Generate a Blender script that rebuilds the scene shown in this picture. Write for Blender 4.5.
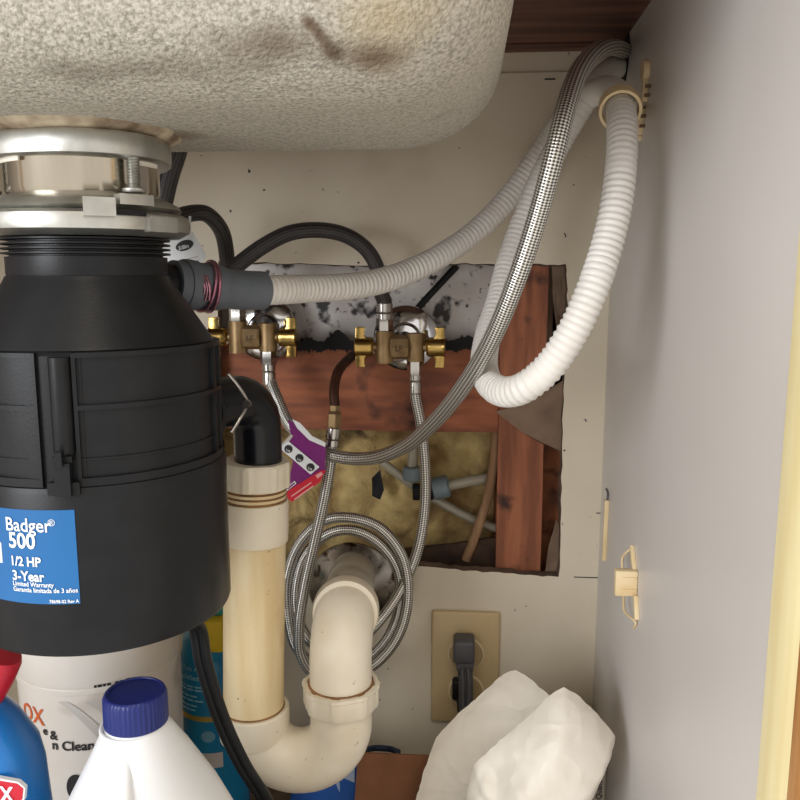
import bpy, bmesh, math, random
from mathutils import Vector, Matrix, noise
random.seed(7)
V = Vector
for o in list(bpy.data.objects): bpy.data.objects.remove(o)
scene = bpy.context.scene
col = scene.collection

# ------------------------------------------------------------------ camera
HC = 0.56
CAM = V((0, 0, HC)); PITCH = math.radians(9.0); YAW = math.radians(4.5); F = 800.0
fw = V((-math.sin(YAW)*math.cos(PITCH), math.cos(YAW)*math.cos(PITCH), -math.sin(PITCH)))
rt = V((math.cos(YAW), math.sin(YAW), 0)); up = rt.cross(fw)
cd = bpy.data.cameras.new('camera'); cam = bpy.data.objects.new('camera', cd); col.objects.link(cam)
cd.sensor_width = 36; cd.lens = 36*F/800; cd.clip_start = 0.01; cd.clip_end = 20
cam.matrix_world = Matrix(((rt.x, up.x, -fw.x, CAM.x), (rt.y, up.y, -fw.y, CAM.y), (rt.z, up.z, -fw.z, CAM.z), (0, 0, 0, 1)))
scene.camera = cam

# ------------------------------------------------------------------ light
world = bpy.data.worlds.new('room'); scene.world = world; world.use_nodes = True
bg = world.node_tree.nodes['Background']
bg.inputs[0].default_value = (1.0, 0.95, 0.88, 1); bg.inputs[1].default_value = 1.08
def area(name, loc, target, sx, sy, power, color):
    l = bpy.data.lights.new(name, 'AREA'); l.shape = 'RECTANGLE'; l.size = sx; l.size_y = sy; l.energy = power; l.color = color
    o = bpy.data.objects.new(name, l); col.objects.link(o); o.location = loc
    o.rotation_euler = (V(target)-V(loc)).to_track_quat('-Z', 'Y').to_euler(); return o
area('kitchen_window_light', (-1.25, -1.1, 0.78), (0.1, 0.55, 0.40), 1.0, 0.9, 29, (0.93, 0.96, 1.0))
area('kitchen_ceiling_light', (0.35, -0.9, 2.0), (0.0, 0.5, 0.35), 0.6, 0.6, 9, (1.0, 0.88, 0.7))
vs = scene.view_settings
vs.view_transform = 'Standard'; vs.look = 'None'; vs.gamma = 1.0; vs.exposure = -0.12; vs.use_curve_mapping = False

# ------------------------------------------------------------------ layout helpers
def ray(px, py): return fw + rt*((px-400)/F) + up*((400-py)/F)
def P(px, py, Y):
    d = ray(px, py); return CAM + d*(Y/d.y)
def PX(px, py, X):
    d = ray(px, py); return CAM + d*(X/d.x)
YW = 0.80
XR = P(603, 450, YW).x

# ------------------------------------------------------------------ materials
def s2l(c): return tuple((x/12.92 if x <= .04045 else ((x+.055)/1.055)**2.4) for x in [v/255 for v in c])
MATS = {}
def mat(name, c1, c2=None, rough=.5, metal=0, scale=20, stretch=(1, 1, 1), bump=0, bscale=200, spots=None, detail=4, ramp=(.35, .65), coat=0, trans=0, sss=0, bdist=.001, spec=.5):
    if name in MATS: return MATS[name]
    m = bpy.data.materials.new(name); m.use_nodes = True; nt = m.node_tree; N = nt.nodes; L = nt.links
    b = N['Principled BSDF']; b.inputs['Roughness'].default_value = rough; b.inputs['Metallic'].default_value = metal
    b.inputs['Coat Weight'].default_value = coat; b.inputs['Specular IOR Level'].default_value = spec; b.inputs['Transmission Weight'].default_value = trans
    if sss: b.inputs['Subsurface Weight'].default_value = sss; b.inputs['Subsurface Radius'].default_value = (.01, .008, .006)
    a = (*s2l(c1), 1); b.inputs['Base Color'].default_value = a; last = None
    tc = N.new('ShaderNodeTexCoord')
    if c2:
        mp = N.new('ShaderNodeMapping'); mp.inputs['Scale'].default_value = stretch; L.new(tc.outputs['Object'], mp.inputs[0])
        n = N.new('ShaderNodeTexNoise'); n.inputs['Scale'].default_value = scale; n.inputs['Detail'].default_value = detail; L.new(mp.outputs[0], n.inputs['Vector'])
        r = N.new('ShaderNodeValToRGB'); r.color_ramp.elements[0].position = ramp[0]; r.color_ramp.elements[1].position = ramp[1]
        r.color_ramp.elements[0].color = a; r.color_ramp.elements[1].color = (*s2l(c2), 1); L.new(n.outputs['Fac'], r.inputs[0]); last = r.outputs[0]
    if spots:                     # (colour, scale, lo, hi): shaped stains / specks
        for sc, ss, lo, hi in spots:
            n = N.new('ShaderNodeTexNoise'); n.inputs['Scale'].default_value = ss; n.inputs['Detail'].default_value = 3; L.new(tc.outputs['Object'], n.inputs['Vector'])
            mr = N.new('ShaderNodeMapRange'); mr.inputs[1].default_value = lo; mr.inputs[2].default_value = hi; L.new(n.outputs['Fac'], mr.inputs[0])
            mx = N.new('ShaderNodeMix'); mx.data_type = 'RGBA'; mx.inputs[7].default_value = (*s2l(sc), 1); L.new(mr.outputs[0], mx.inputs[0])
            if last: L.new(last, mx.inputs[6])
            else: mx.inputs[6].default_value = a
            last = mx.outputs[2]
    if last: L.new(last, b.inputs['Base Color'])
    if bump:
        n = N.new('ShaderNodeTexNoise'); n.inputs['Scale'].default_value = bscale; n.inputs['Detail'].default_value = 3; L.new(tc.outputs['Object'], n.inputs['Vector'])
        bp = N.new('ShaderNodeBump'); bp.inputs['Strength'].default_value = bump; bp.inputs['Distance'].default_value = bdist; L.new(n.outputs['Fac'], bp.inputs['Height']); L.new(bp.outputs[0], b.inputs['Normal'])
    MATS[name] = m; return m

def mth(nt, op, a, b=None):
    n = nt.nodes.new('ShaderNodeMath'); n.operation = op
    for i, x in enumerate((a, b)):
        if x is None: continue
        if isinstance(x, (int, float)): n.inputs[i].default_value = x
        else: nt.links.new(x, n.inputs[i])
    return n.outputs[0]
def braid(name, dark, light, rough, metal, pitch, nround):
    m = bpy.data.materials.new(name); m.use_nodes = True; nt = m.node_tree; b = nt.nodes['Principled BSDF']
    b.inputs['Roughness'].default_value = rough; b.inputs['Metallic'].default_value = metal
    uv = nt.nodes.new('ShaderNodeUVMap'); uv.uv_map = 'UVMap'; sp = nt.nodes.new('ShaderNodeSeparateXYZ'); nt.links.new(uv.outputs[0], sp.inputs[0])
    u = mth(nt, 'MULTIPLY', sp.outputs[0], 1/pitch); v = mth(nt, 'MULTIPLY', sp.outputs[1], nround)
    a = mth(nt, 'SINE', mth(nt, 'MULTIPLY', mth(nt, 'ADD', u, v), 2*math.pi)); c = mth(nt, 'SINE', mth(nt, 'MULTIPLY', mth(nt, 'SUBTRACT', u, v), 2*math.pi))
    h = mth(nt, 'ADD', mth(nt, 'MULTIPLY', mth(nt, 'MULTIPLY', a, c), .5), .5)
    r = nt.nodes.new('ShaderNodeValToRGB'); r.color_ramp.elements[0].color = (*s2l(dark), 1); r.color_ramp.elements[1].color = (*s2l(light), 1)
    r.color_ramp.elements[0].position = .25; r.color_ramp.elements[1].position = .75
    nt.links.new(h, r.inputs[0]); nt.links.new(r.outputs[0], b.inputs['Base Color'])
    bp = nt.nodes.new('ShaderNodeBump'); bp.inputs['Strength'].default_value = .6; bp.inputs['Distance'].default_value = .0006
    nt.links.new(h, bp.inputs['Height']); nt.links.new(bp.outputs[0], b.inputs['Normal'])
    return m

M_wall = mat('cream_painted_board', (222, 211, 190), (214, 202, 180), .6, scale=9, bump=.08, bscale=300, spots=[((60, 50, 45), 110, .70, .73), ((176, 160, 138), 7, .58, .8)])
M_side = mat('grey_melamine', (216, 211, 206), (210, 204, 199), .38, scale=5, bump=.03, bscale=150)
M_floor = mat('cabinet_floor_board', (120, 100, 80), (90, 72, 56), .6, scale=14, bump=.1)
M_under = mat('counter_underside_wood', (126, 88, 72), (86, 58, 48), .7, scale=14, stretch=(.4, 6, 1), bump=.2)
M_stile = mat('cream_raw_wood', (250, 236, 186), (242, 224, 168), .55, scale=20, stretch=(6, 6, .5), bump=.05)
M_orange = mat('honey_oak', (206, 148, 82), (176, 116, 58), .4, scale=30, stretch=(5, 5, .4), bump=.08)
M_stud = mat('red_brown_timber', (168, 102, 68), (128, 74, 50), .7, scale=22, stretch=(4, 4, .5), bump=.3, bscale=160, spots=[((58, 30, 22), 26, .6, .72)])
M_block = mat('red_brown_blocking', (164, 96, 62), (118, 66, 44), .7, scale=24, stretch=(.6, 3, 3), bump=.3, bscale=160, spots=[((44, 26, 22), 18, .6, .72)])
M_cavity = mat('dark_sheathing', (70, 50, 38), (40, 28, 22), .9, scale=15)
M_insul = mat('yellow_glass_wool', (204, 180, 122), (140, 112, 70), .95, scale=26, bump=.7, bscale=150, spots=[((60, 40, 26), 17, .6, .74)], bdist=.004)
M_metal_sheet = mat('mouldy_metal_sheet', (214, 210, 206), (180, 172, 168), .45, .15, scale=16, bump=.1, spots=[((40, 34, 34), 38, .58, .66), ((40, 34, 34), 110, .60, .68)])
M_paper = mat('torn_grey_paper', (142, 118, 98), (110, 90, 74), .85, scale=24, bump=.4, bscale=120)
M_chrome = mat('chrome', (225, 225, 228), None, .12, 1)
M_chrome_rust = mat('pitted_chrome', (200, 196, 190), (150, 142, 132), .25, 1, scale=30, spots=[((70, 48, 34), 90, .56, .68), ((40, 32, 28), 30, .6, .72)])
M_steel = mat('brushed_steel', (205, 196, 182), (180, 172, 156), .17, 1, scale=40, stretch=(1, 1, .1))
M_zinc = mat('zinc_plated_steel', (208, 208, 202), (168, 166, 160), .42, 1, scale=40, bump=.08)
M_nut = mat('nickel', (190, 186, 180), None, .25, 1)
M_brass = mat('rough_brass', (164, 138, 100), (136, 110, 76), .45, .7, scale=60, bump=.1)
M_brass_sh = mat('polished_brass', (190, 162, 98), (168, 136, 76), .26, 1, scale=30)
M_copper = mat('brown_copper', (92, 56, 40), (66, 40, 30), .5, .5, scale=50)
M_black = mat('black_plastic', (27, 28, 31), (22, 23, 26), .36, scale=60, bump=.06, bscale=700, spec=.28)
M_blacksh = mat('black_gloss_plastic', (16, 18, 24), None, .25, spec=.4)
M_cord = mat('black_cord', (22, 24, 26), None, .45, spec=.3)
M_rubber = mat('grey_rubber', (104, 110, 118), (94, 100, 108), .5, scale=40)
M_wire = mat('plum_wire', (196, 150, 164), (160, 104, 124), .25, .9, scale=80)
M_hose = mat('white_drain_hose', (238, 234, 228), (230, 225, 218), .45, scale=30, sss=.15)
M_pvc = mat('old_pvc', (232, 214, 176), (218, 194, 146), .45, scale=16, stretch=(4, 4, .5), spots=[((120, 98, 70), 130, .70, .76), ((186, 150, 100), 14, .56, .78)])
M_pvcw = mat('white_pvc', (236, 228, 210), (226, 214, 190), .42, scale=22, spots=[((130, 106, 80), 130, .70, .78)])
M_brownring = mat('brown_residue', (150, 108, 66), (110, 78, 48), .7, scale=70)
M_outlet = mat('almond_plastic', (206, 182, 140), (198, 174, 130), .4, scale=20)
M_outlet2 = mat('almond_face', (188, 164, 122), None, .4)
M_plug = mat('grey_plug', (84, 84, 88), None, .5)
M_clip = mat('cream_plastic_clip', (236, 214, 172), (226, 200, 152), .5, scale=60)
M_blue = mat('blue_label', (34, 112, 176), (26, 96, 158), .28, scale=5)
M_white = mat('white_print', (238, 240, 242), None, .5)
M_jug = mat('white_jug', (238, 240, 242), (230, 232, 234), .35, scale=10, sss=.2)
M_cap = mat('blue_cap', (16, 33, 106), None, .36)
M_tub = mat('white_tub', (226, 220, 212), (216, 208, 198), .4, scale=10, spots=[((130, 108, 84), 11, .6, .78)])
M_tubgrey = mat('grey_tub_print', (196, 190, 184), None, .45)
M_orangeprint = mat('orange_print', (206, 98, 48), None, .5)
M_blackprint = mat('black_print', (34, 32, 34), None, .5)
M_teal = mat('teal_can', (24, 140, 184), (18, 124, 168), .22, 0, scale=8)
M_tealcap = mat('teal_cap', (60, 160, 160), None, .4)
M_dkblue = mat('dark_blue_print', (16, 62, 120), None, .35)
M_gold = mat('gold_band', (206, 176, 80), None, .3, .7)
M_yellow = mat('yellow_print', (240, 206, 40), None, .45)
M_bluebottle = mat('blue_bottle', (20, 120, 200), (14, 92, 178), .3, scale=8, coat=.2)
M_red = mat('red_plastic', (206, 28, 52), (188, 20, 44), .4, scale=20)
M_bag = mat('white_bag', (240, 234, 222), (230, 222, 208), .5, scale=20, bump=.15, bscale=150)
M_card = mat('brown_cardboard', (138, 92, 62), (122, 80, 52), .75, scale=40, bump=.06)
M_boxblue = mat('blue_box_print', (48, 98, 178), None, .5)
M_boxlight = mat('pale_box_print', (188, 204, 228), None, .5)
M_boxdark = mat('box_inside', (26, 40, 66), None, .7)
M_purple = mat('purple_tag', (128, 30, 120), (112, 22, 104), .4, scale=40)
M_tagred = mat('red_tag', (206, 32, 52), None, .4)
M_putty = mat('putty', (190, 176, 150), (120, 100, 80), .8, scale=60, bump=.4, bscale=150)
M_pex = mat('clear_tube', (158, 150, 132), None, .3)
M_joint = mat('blue_grey_fitting', (118, 132, 138), None, .4)
M_stick = mat('bark_cable', (166, 130, 96), (130, 98, 70), .8, scale=40, stretch=(3, 3, .4), bump=.3)
M_dark = mat('near_black', (18, 16, 18), None, .8)
nt = M_bag.node_tree; vn = nt.nodes.new('ShaderNodeTexVoronoi'); vn.feature = 'F1'; vn.inputs['Scale'].default_value = 30; vn.inputs['Randomness'].default_value = 1
wn_ = nt.nodes.new('ShaderNodeTexNoise'); wn_.inputs['Scale'].default_value = 14; tcn = nt.nodes.new('ShaderNodeTexCoord'); mxv = nt.nodes.new('ShaderNodeMix'); mxv.data_type = 'VECTOR'; mxv.inputs[0].default_value = .12
nt.links.new(tcn.outputs['Object'], wn_.inputs['Vector']); nt.links.new(tcn.outputs['Object'], mxv.inputs[4]); nt.links.new(wn_.outputs['Color'], mxv.inputs[5]); nt.links.new(mxv.outputs[1], vn.inputs['Vector'])
b2 = nt.nodes.new('ShaderNodeBump'); b2.inputs['Strength'].default_value = .4; b2.inputs['Distance'].default_value = .006
nt.links.new(vn.outputs['Distance'], b2.inputs['Height']); ob = [n for n in nt.nodes if n.type == 'BUMP' and n != b2][0]; nt.links.new(b2.outputs[0], ob.inputs['Normal'])
B_steel = braid('steel_braid', (70, 68, 65), (250, 246, 238), .3, .8, .0037, 8)
B_fine = braid('fine_steel_braid', (72, 70, 66), (244, 240, 232), .3, .8, .0036, 6)
B_black = braid('black_braid', (34, 32, 34), (78, 74, 74), .4, .1, .0034, 8)

# sprayed sink coating: coarse flecks, one rusty run mark
def sink_mat():
    m = bpy.data.materials.new('sprayed_sink_coating'); m.use_nodes = True; nt = m.node_tree; N = nt.nodes; L = nt.links; b = N['Principled BSDF']
    b.inputs['Roughness'].default_value = .8
    tc = N.new('ShaderNodeTexCoord')
    def nz(s, d=3):
        n = N.new('ShaderNodeTexNoise'); n.inputs['Scale'].default_value = s; n.inputs['Detail'].default_value = d; L.new(tc.outputs['Object'], n.inputs['Vector']); return n.outputs['Fac']
    r = N.new('ShaderNodeValToRGB'); r.color_ramp.elements[0].position = .30; r.color_ramp.elements[1].position = .62
    r.color_ramp.elements[0].color = (*s2l((144, 138, 126)), 1); r.color_ramp.elements[1].color = (*s2l((192, 186, 173)), 1)
    L.new(nz(520, 2), r.inputs[0]); last = r.outputs[0]
    def stain(center, rad, colr, str_, warp=.02, sc=(1, 1, 1)):
        nonlocal last
        wn = N.new('ShaderNodeTexNoise'); wn.inputs['Scale'].default_value = 30; L.new(tc.outputs['Object'], wn.inputs['Vector'])
        sb = N.new('ShaderNodeVectorMath'); sb.operation = 'SUBTRACT'; L.new(tc.outputs['Object'], sb.inputs[0]); sb.inputs[1].default_value = center
        ml = N.new('ShaderNodeVectorMath'); ml.operation = 'MULTIPLY'; L.new(sb.outputs[0], ml.inputs[0]); ml.inputs[1].default_value = sc
        ln = N.new('ShaderNodeVectorMath'); ln.operation = 'LENGTH'; L.new(ml.outputs[0], ln.inputs[0])
        w = mth(nt, 'ADD', ln.outputs['Value'], mth(nt, 'MULTIPLY', mth(nt, 'SUBTRACT', wn.outputs['Fac'], .5), warp*2))
        mr = N.new('ShaderNodeMapRange'); mr.inputs[1].default_value = rad; mr.inputs[2].default_value = 0; mr.inputs[3].default_value = 0; mr.inputs[4].default_value = str_
        L.new(w, mr.inputs[0]); mx = N.new('ShaderNodeMix'); mx.data_type = 'RGBA'; mx.inputs[7].default_value = (*s2l(colr), 1)
        L.new(mr.outputs[0], mx.inputs[0]); L.new(last, mx.inputs[6]); last = mx.outputs[2]
    def S(px, py):
        d = ray(px, py); zs = P(88, 132, .46).z; t_ = .25
        while t_ < .8:
            p = CAM+d*t_; a_ = max(0, (.335+.068)-p.y)/.068; c_ = max(0, zs+.05-p.z)/.05
            if a_*a_+c_*c_ < 1: return p
            t_ += .001
        return p
    stain(S(392, 26), .030, (172, 156, 122), .75, .02)
    for k in range(9):
        f = k/8; stain(S(308+f*27, 20+f*34), .0030+.0014*f, (92, 70, 48), .8, .006)
    stain(S(335, 53), .007, (70, 54, 40), 1, .005)
    stain(S(372, 57), .012, (110, 94, 74), .95, .008, (.45, 1, 1))
    stain(S(275, 46), .013, (120, 108, 92), .9, .010, (.4, 1, 1))
    stain(S(120, 70), .010, (120, 112, 98), .6, .010, (.12, 1, 1))
    stain(S(175, 136), .014, (112, 92, 70), .9, .012, (.6, .6, 1))
    stain(S(452, 128), .010, (116, 108, 96), .8, .010, (.35, .8, 1))
    L.new(last, b.inputs['Base Color'])
    bp = N.new('ShaderNodeBump'); bp.inputs['Distance'].default_value = .0018
    gx = N.new('ShaderNodeSeparateXYZ'); L.new(tc.outputs['Object'], gx.inputs[0]); gm = N.new('ShaderNodeMapRange'); gm.inputs[1].default_value = .365; gm.inputs[2].default_value = .41; gm.inputs[3].default_value = .75; gm.inputs[4].default_value = .3
    L.new(gx.outputs[1], gm.inputs[0]); L.new(gm.outputs[0], bp.inputs['Strength'])
    L.new(mth(nt, 'ADD', nz(430, 2), mth(nt, 'MULTIPLY', nz(90, 2), .5)), bp.inputs['Height']); L.new(bp.outputs[0], b.inputs['Normal'])
    return m
M_sink = sink_mat()

# ------------------------------------------------------------------ object helpers
def link(name, me, m, parent=None, sharp=38):
    me.materials.append(m)
    for p in me.polygons: p.use_smooth = True
    me.set_sharp_from_angle(angle=math.radians(sharp))
    o = bpy.data.objects.new(name, me); col.objects.link(o)
    if parent:
        o.parent = parent
        x = parent; inv = Matrix()
        if x.type == 'EMPTY': inv = Matrix.Translation(-x.location)
        elif x.parent: inv = Matrix()
        o.matrix_parent_inverse = inv
    return o
def pyd(name, verts, faces, m, parent=None, uvs=None, sharp=38):
    me = bpy.data.meshes.new(name); me.from_pydata([tuple(v) for v in verts], [], faces); me.validate(); me.update()
    if uvs:
        ul = me.uv_layers.new(name='UVMap')
        for poly in me.polygons:
            for k, li in enumerate(poly.loop_indices): ul.data[li].uv = uvs[poly.index][k]
    else:
        bm = bmesh.new(); bm.from_mesh(me); bmesh.ops.recalc_face_normals(bm, faces=bm.faces); bm.to_mesh(me); bm.free()
    return link(name, me, m, parent, sharp)
def frombm(name, bm, m, parent=None, sharp=38):
    bmesh.ops.recalc_face_normals(bm, faces=bm.faces); me = bpy.data.meshes.new(name); bm.to_mesh(me); bm.free(); return link(name, me, m, parent, sharp)
def tag(o, label, cat, group=None, kind=None):
    o['label'] = label; o['category'] = cat
    if group: o['group'] = group
    if kind: o['kind'] = kind
    return o
def struct(o, label=None):
    o['kind'] = 'structure'
    if label: o['label'] = label
    return o
def thing(name, loc, label, cat, group=None):
    o = bpy.data.objects.new(name, None); col.objects.link(o); o.location = loc; o.empty_display_size = .01
    return tag(o, label, cat, group)
def bm_box(bm, lo, hi, bev=0, seg=2):
    r = bmesh.ops.create_cube(bm, size=1); vs_ = r['verts']
    lo = V(lo); hi = V(hi)
    for v in vs_: v.co = V(((lo.x+hi.x)/2+v.co.x*(hi.x-lo.x), (lo.y+hi.y)/2+v.co.y*(hi.y-lo.y), (lo.z+hi.z)/2+v.co.z*(hi.z-lo.z)))
    if bev:
        es = list({e for v in vs_ for e in v.link_edges}); bmesh.ops.bevel(bm, geom=es, offset=bev, segments=seg, affect='EDGES', profile=.5)
def box(name, lo, hi, m, parent=None, bev=.0008, seg=2):
    bm = bmesh.new(); bm_box(bm, lo, hi, bev, seg); return frombm(name, bm, m, parent)
def catmull(pts, step=.003):
    pts = [V(p) for p in pts]; ext = [pts[0]*2-pts[1]]+pts+[pts[-1]*2-pts[-2]]; out = []
    for i in range(1, len(ext)-2):
        p0, p1, p2, p3 = ext[i-1:i+3]; n = max(2, int((p2-p1).length/step))
        def tj(t, a, b): return t+max(1e-6, (b-a).length)**.5
        t0 = 0; t1 = tj(t0, p0, p1); t2 = tj(t1, p1, p2); t3 = tj(t2, p2, p3)
        for k in range(n):
            t = t1+(t2-t1)*k/n
            a1 = p0*((t1-t)/(t1-t0))+p1*((t-t0)/(t1-t0)); a2 = p1*((t2-t)/(t2-t1))+p2*((t-t1)/(t2-t1)); a3 = p2*((t3-t)/(t3-t2))+p3*((t-t2)/(t3-t2))
            b1 = a1*((t2-t)/(t2-t0))+a2*((t-t0)/(t2-t0)); b2 = a2*((t3-t)/(t3-t1))+a3*((t-t1)/(t3-t1))
            out.append(b1*((t2-t)/(t2-t1))+b2*((t-t1)/(t2-t1)))
    out.append(pts[-1]); return out
def tube_data(path, rad, seg=20, caps=True, squash=1):
    n = len(path); verts = []; faces = []; uvs = []; s = 0; us = []
    T = [(path[min(i+1, n-1)]-path[max(i-1, 0)]).normalized() for i in range(n)]
    ref = V((0, 0, 1)) if abs(T[0].z) < .8 else V((1, 0, 0)); nrm = (ref-T[0]*ref.dot(T[0])).normalized()
    for i in range(n):
        if i: s += (path[i]-path[i-1]).length
        nrm = (nrm-T[i]*nrm.dot(T[i])).normalized(); bn = T[i].cross(nrm); r = rad(s) if callable(rad) else rad; us.append(s)
        for k in range(seg):
            a = 2*math.pi*k/seg; verts.append(path[i]+nrm*(r*math.cos(a))+bn*(r*squash*math.sin(a)))
    for i in range(n-1):
        for k in range(seg):
            k2 = (k+1) % seg; faces.append((i*seg+k, i*seg+k2, (i+1)*seg+k2, (i+1)*seg+k))
            uvs.append(((us[i], k/seg), (us[i], (k+1)/seg), (us[i+1], (k+1)/seg), (us[i+1], k/seg)))
    if caps:
        faces.append(tuple(range(seg))[::-1]); uvs.append([(0, 0)]*seg); faces.append(tuple((n-1)*seg+k for k in range(seg))); uvs.append([(0, 0)]*seg)
    return verts, faces, uvs
def tube(name, pts, rad, m, parent=None, seg=20, step=.003, smooth_path=True, squash=1, sharp=50):
    path = catmull(pts, step) if smooth_path else [V(p) for p in pts]
    v, f, u = tube_data(path, rad, seg, True, squash); return pyd(name, v, f, m, parent, u, sharp)
def lathe(name, prof, org, axis, m, parent=None, seg=40, sharp=30, close=True, ang=None):
    """prof = [(radius, height)] along axis from org"""
    q = V(axis).normalized().to_track_quat('Z', 'Y'); org = V(org); verts = []; faces = []
    n = len(prof)
    for r, h in prof:
        for k in range(seg):
            a = 2*math.pi*k/seg; rr = r*(ang(a, h) if ang else 1); verts.append(org+q@V((rr*math.cos(a), rr*math.sin(a), h)))
    for i in range(n-1):
        for k in range(seg):
            k2 = (k+1) % seg; faces.append((i*seg+k, i*seg+k2, (i+1)*seg+k2, (i+1)*seg+k))
    if close:
        faces.append(tuple(range(seg))[::-1]); faces.append(tuple((n-1)*seg+k for k in range(seg)))
    return pyd(name, verts, faces, m, parent, None, sharp)
def prism(name, pts, off, m, parent=None, bev=0):
    """flat outline pts (3D, planar) extruded by vector off"""
    bm = bmesh.new(); vs_ = [bm.verts.new(p) for p in pts]; f = bm.faces.new(vs_)
    r = bmesh.ops.extrude_face_region(bm, geom=[f]); nv = [g for g in r['geom'] if isinstance(g, bmesh.types.BMVert)]
    for v in nv: v.co += V(off)
    if bev: bmesh.ops.bevel(bm, geom=list(bm.edges), offset=bev, segments=2, affect='EDGES', profile=.5)
    return frombm(name, bm, m, parent)
def text_pts(body, size, off_=0):
    cu = bpy.data.curves.new('t', 'FONT'); cu.body = body; cu.size = size; cu.resolution_u = 3; cu.offset = off_
    o = bpy.data.objects.new('t', cu); col.objects.link(o); dg = bpy.context.evaluated_depsgraph_get(); dg.update()
    me = bpy.data.meshes.new_from_object(o.evaluated_get(dg)); vs_ = [v.co.copy() for v in me.vertices]; fs = [tuple(p.vertices) for p in me.polygons]
    bpy.data.objects.remove(o); bpy.data.curves.remove(cu); bpy.data.meshes.remove(me); return vs_, fs
def text(name, body, size, fn, m, parent, bold=0, sx=1):
    """lettering laid on a surface through fn(x, y) -> world point"""
    vs_, fs = text_pts(body, size, bold*.6); verts = []; faces = []
    offs = [(0, 0)]
    for dx, dy in offs:
        b0 = len(verts); verts += [fn(v.x*sx+dx, v.y+dy) for v in vs_]; faces += [tuple(i+b0 for i in f) for f in fs]
    me = bpy.data.meshes.new(name); me.from_pydata([tuple(v) for v in verts], [], faces); me.update(); return link(name, me, m, parent)

# ================================================================== THE CABINET
XL = -0.62; ZT = P(560, 20, .70).z + .004; 
pf = PX(783, 500, XR); YF = pf.y
# back wall board with the ragged opening
hole_px = [(219, 262), (300, 264), (380, 266), (455, 264), (520, 264), (566, 264), (568, 300), (566, 350), (563, 420), (561, 500), (559, 577), (520, 574), (470, 571), (420, 566), (370, 568), (300, 566), (219, 562), (217, 480), (220, 400), (218, 320)]
def ragged(px, n=7, amp=.0012):
    pts = [P(a, b, YW) for a, b in px]; out = []
    for i in range(len(pts)):
        a, b = pts[i], pts[(i+1) % len(pts)]
        for k in range(n):
            p = a.lerp(b, k/n); j = noise.noise(p*140)*amp*1.6+random.uniform(-amp, amp)*.5; out.append(V((p.x+j, YW, p.z+noise.noise(p*150+V((9, 0, 0)))*amp*1.6)))
    return out
def ring_board(name, outer, inner, th, m):
    bm = bmesh.new(); es = []
    for lp in (outer, inner):
        v = [bm.verts.new(p) for p in lp]; es += [bm.edges.new((v[i], v[(i+1) % len(v)])) for i in range(len(v))]
    bmesh.ops.triangle_fill(bm, use_beauty=True, edges=es); fs = list(bm.faces)
    r = bmesh.ops.extrude_face_region(bm, geom=fs)
    for g in r['geom']:
        if isinstance(g, bmesh.types.BMVert): g.co.y += th
    return frombm(name, bm, m)
outer = [V((XL, YW, 0)), V((XR+.02, YW, 0)), V((XR+.02, YW, P(560, 72, YW).z)), V((XL, YW, P(560, 72, YW).z))]
hole = ragged(hole_px)
wb = struct(ring_board('wall_back', outer, hole, .009, M_wall), 'cream painted back board of the cabinet with a rough cut opening')
# upper strip of the back, slightly recessed
zt72 = P(560, 72, YW).z
box('upper_strip', (XL, YW+.003, zt72), (XR+.02, YW+.012, ZT), M_wall, wb, 0)
# the opening's torn brown edge
bm = bmesh.new(); vf = [bm.verts.new(p+V((0, .0002, 0))) for p in hole]
cen = sum((p for p in hole), V())/len(hole); vb = [bm.verts.new(p+V((0, .0105, 0))+(p-cen).normalized()*-.0014*random.uniform(.2, 1.6)) for p in hole]
for i in range(len(hole)): bm.faces.new((vf[i], vf[(i+1) % len(hole)], vb[(i+1) % len(hole)], vb[i]))
frombm('torn_edge', bm, mat('raw_board_edge', (120, 100, 84), (86, 70, 58), .9, scale=60, bump=.5), wb)
# seams at the right end of the back board and the loose strip
p1 = P(574, 577, YW); p2 = P(602, 577, YW)
box('seam', (p1.x, YW-.0003, p1.z-.0005), (XR, YW+.0002, p1.z+.0005), M_dark, wb, 0)
p1 = P(596, 513, YW)
box('seam', (p1.x, YW-.0003, p1.z-.0005), (XR, YW+.0002, p1.z+.0005), M_dark, wb, 0)
p1 = P(550, 79, YW); box('staple_mark', (p1.x-.005, YW-.0003, p1.z-.0008), (p1.x+.005, YW+.0001, p1.z+.0006), M_dark, wb, 0)
struct(box('wall_right', (XR, YF, 0), (XR+.018, YW+.02, ZT), M_side, None, 0), 'smooth pale grey side panel of the cabinet')
struct(box('wall_left', (XL-.018, YF, 0), (XL, YW+.02, ZT), M_side, None, 0), 'pale grey side panel at the far left')
struct(box('floor', (XL-.018, YF-.02, -.018), (XR+.018, YW+.02, 0), M_floor, None, 0), 'brown board floor of the cabinet')
struct(box('ceiling', (XL-.018, YF-.04, ZT), (XR+.05, YW+.02, ZT+.02), M_under, None, 0), 'dark brown wood underside of the counter')
za = P(560, 45, YW-.02); zb = P(560, 22, YW-.02)
struct(box('trim_1', (XL, YW-.02, za.z), (XR, YW+.003, ZT), M_under, None, .001), 'dark brown timber cleat under the counter at the back')
ya = PX(783, 500, XR).y; yb = PX(808, 560, XR-.002).y
struct(box('trim_2', (XR-.002, yb, -.02), (XR+.03, ya, ZT), M_stile, None, .0006), 'pale cream raw wood edge strip at the front of the side panel')
struct(box('trim_3', (XR-.003, yb-.02, -.08), (XR+.05, yb, ZT+.02), M_orange, None, .001), 'honey oak frame in front of the pale strip')
struct(box('trim_4', (XL-.05, yb-.02, -.08), (XL+.02, yb, ZT+.02), M_orange, None, .001), 'honey oak frame at the far left')
struct(box('trim_5', (XL-.05, yb-.02, ZT-.02), (XR+.05, yb, ZT+.06), M_orange, None, .001), 'honey oak top rail')

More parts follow.
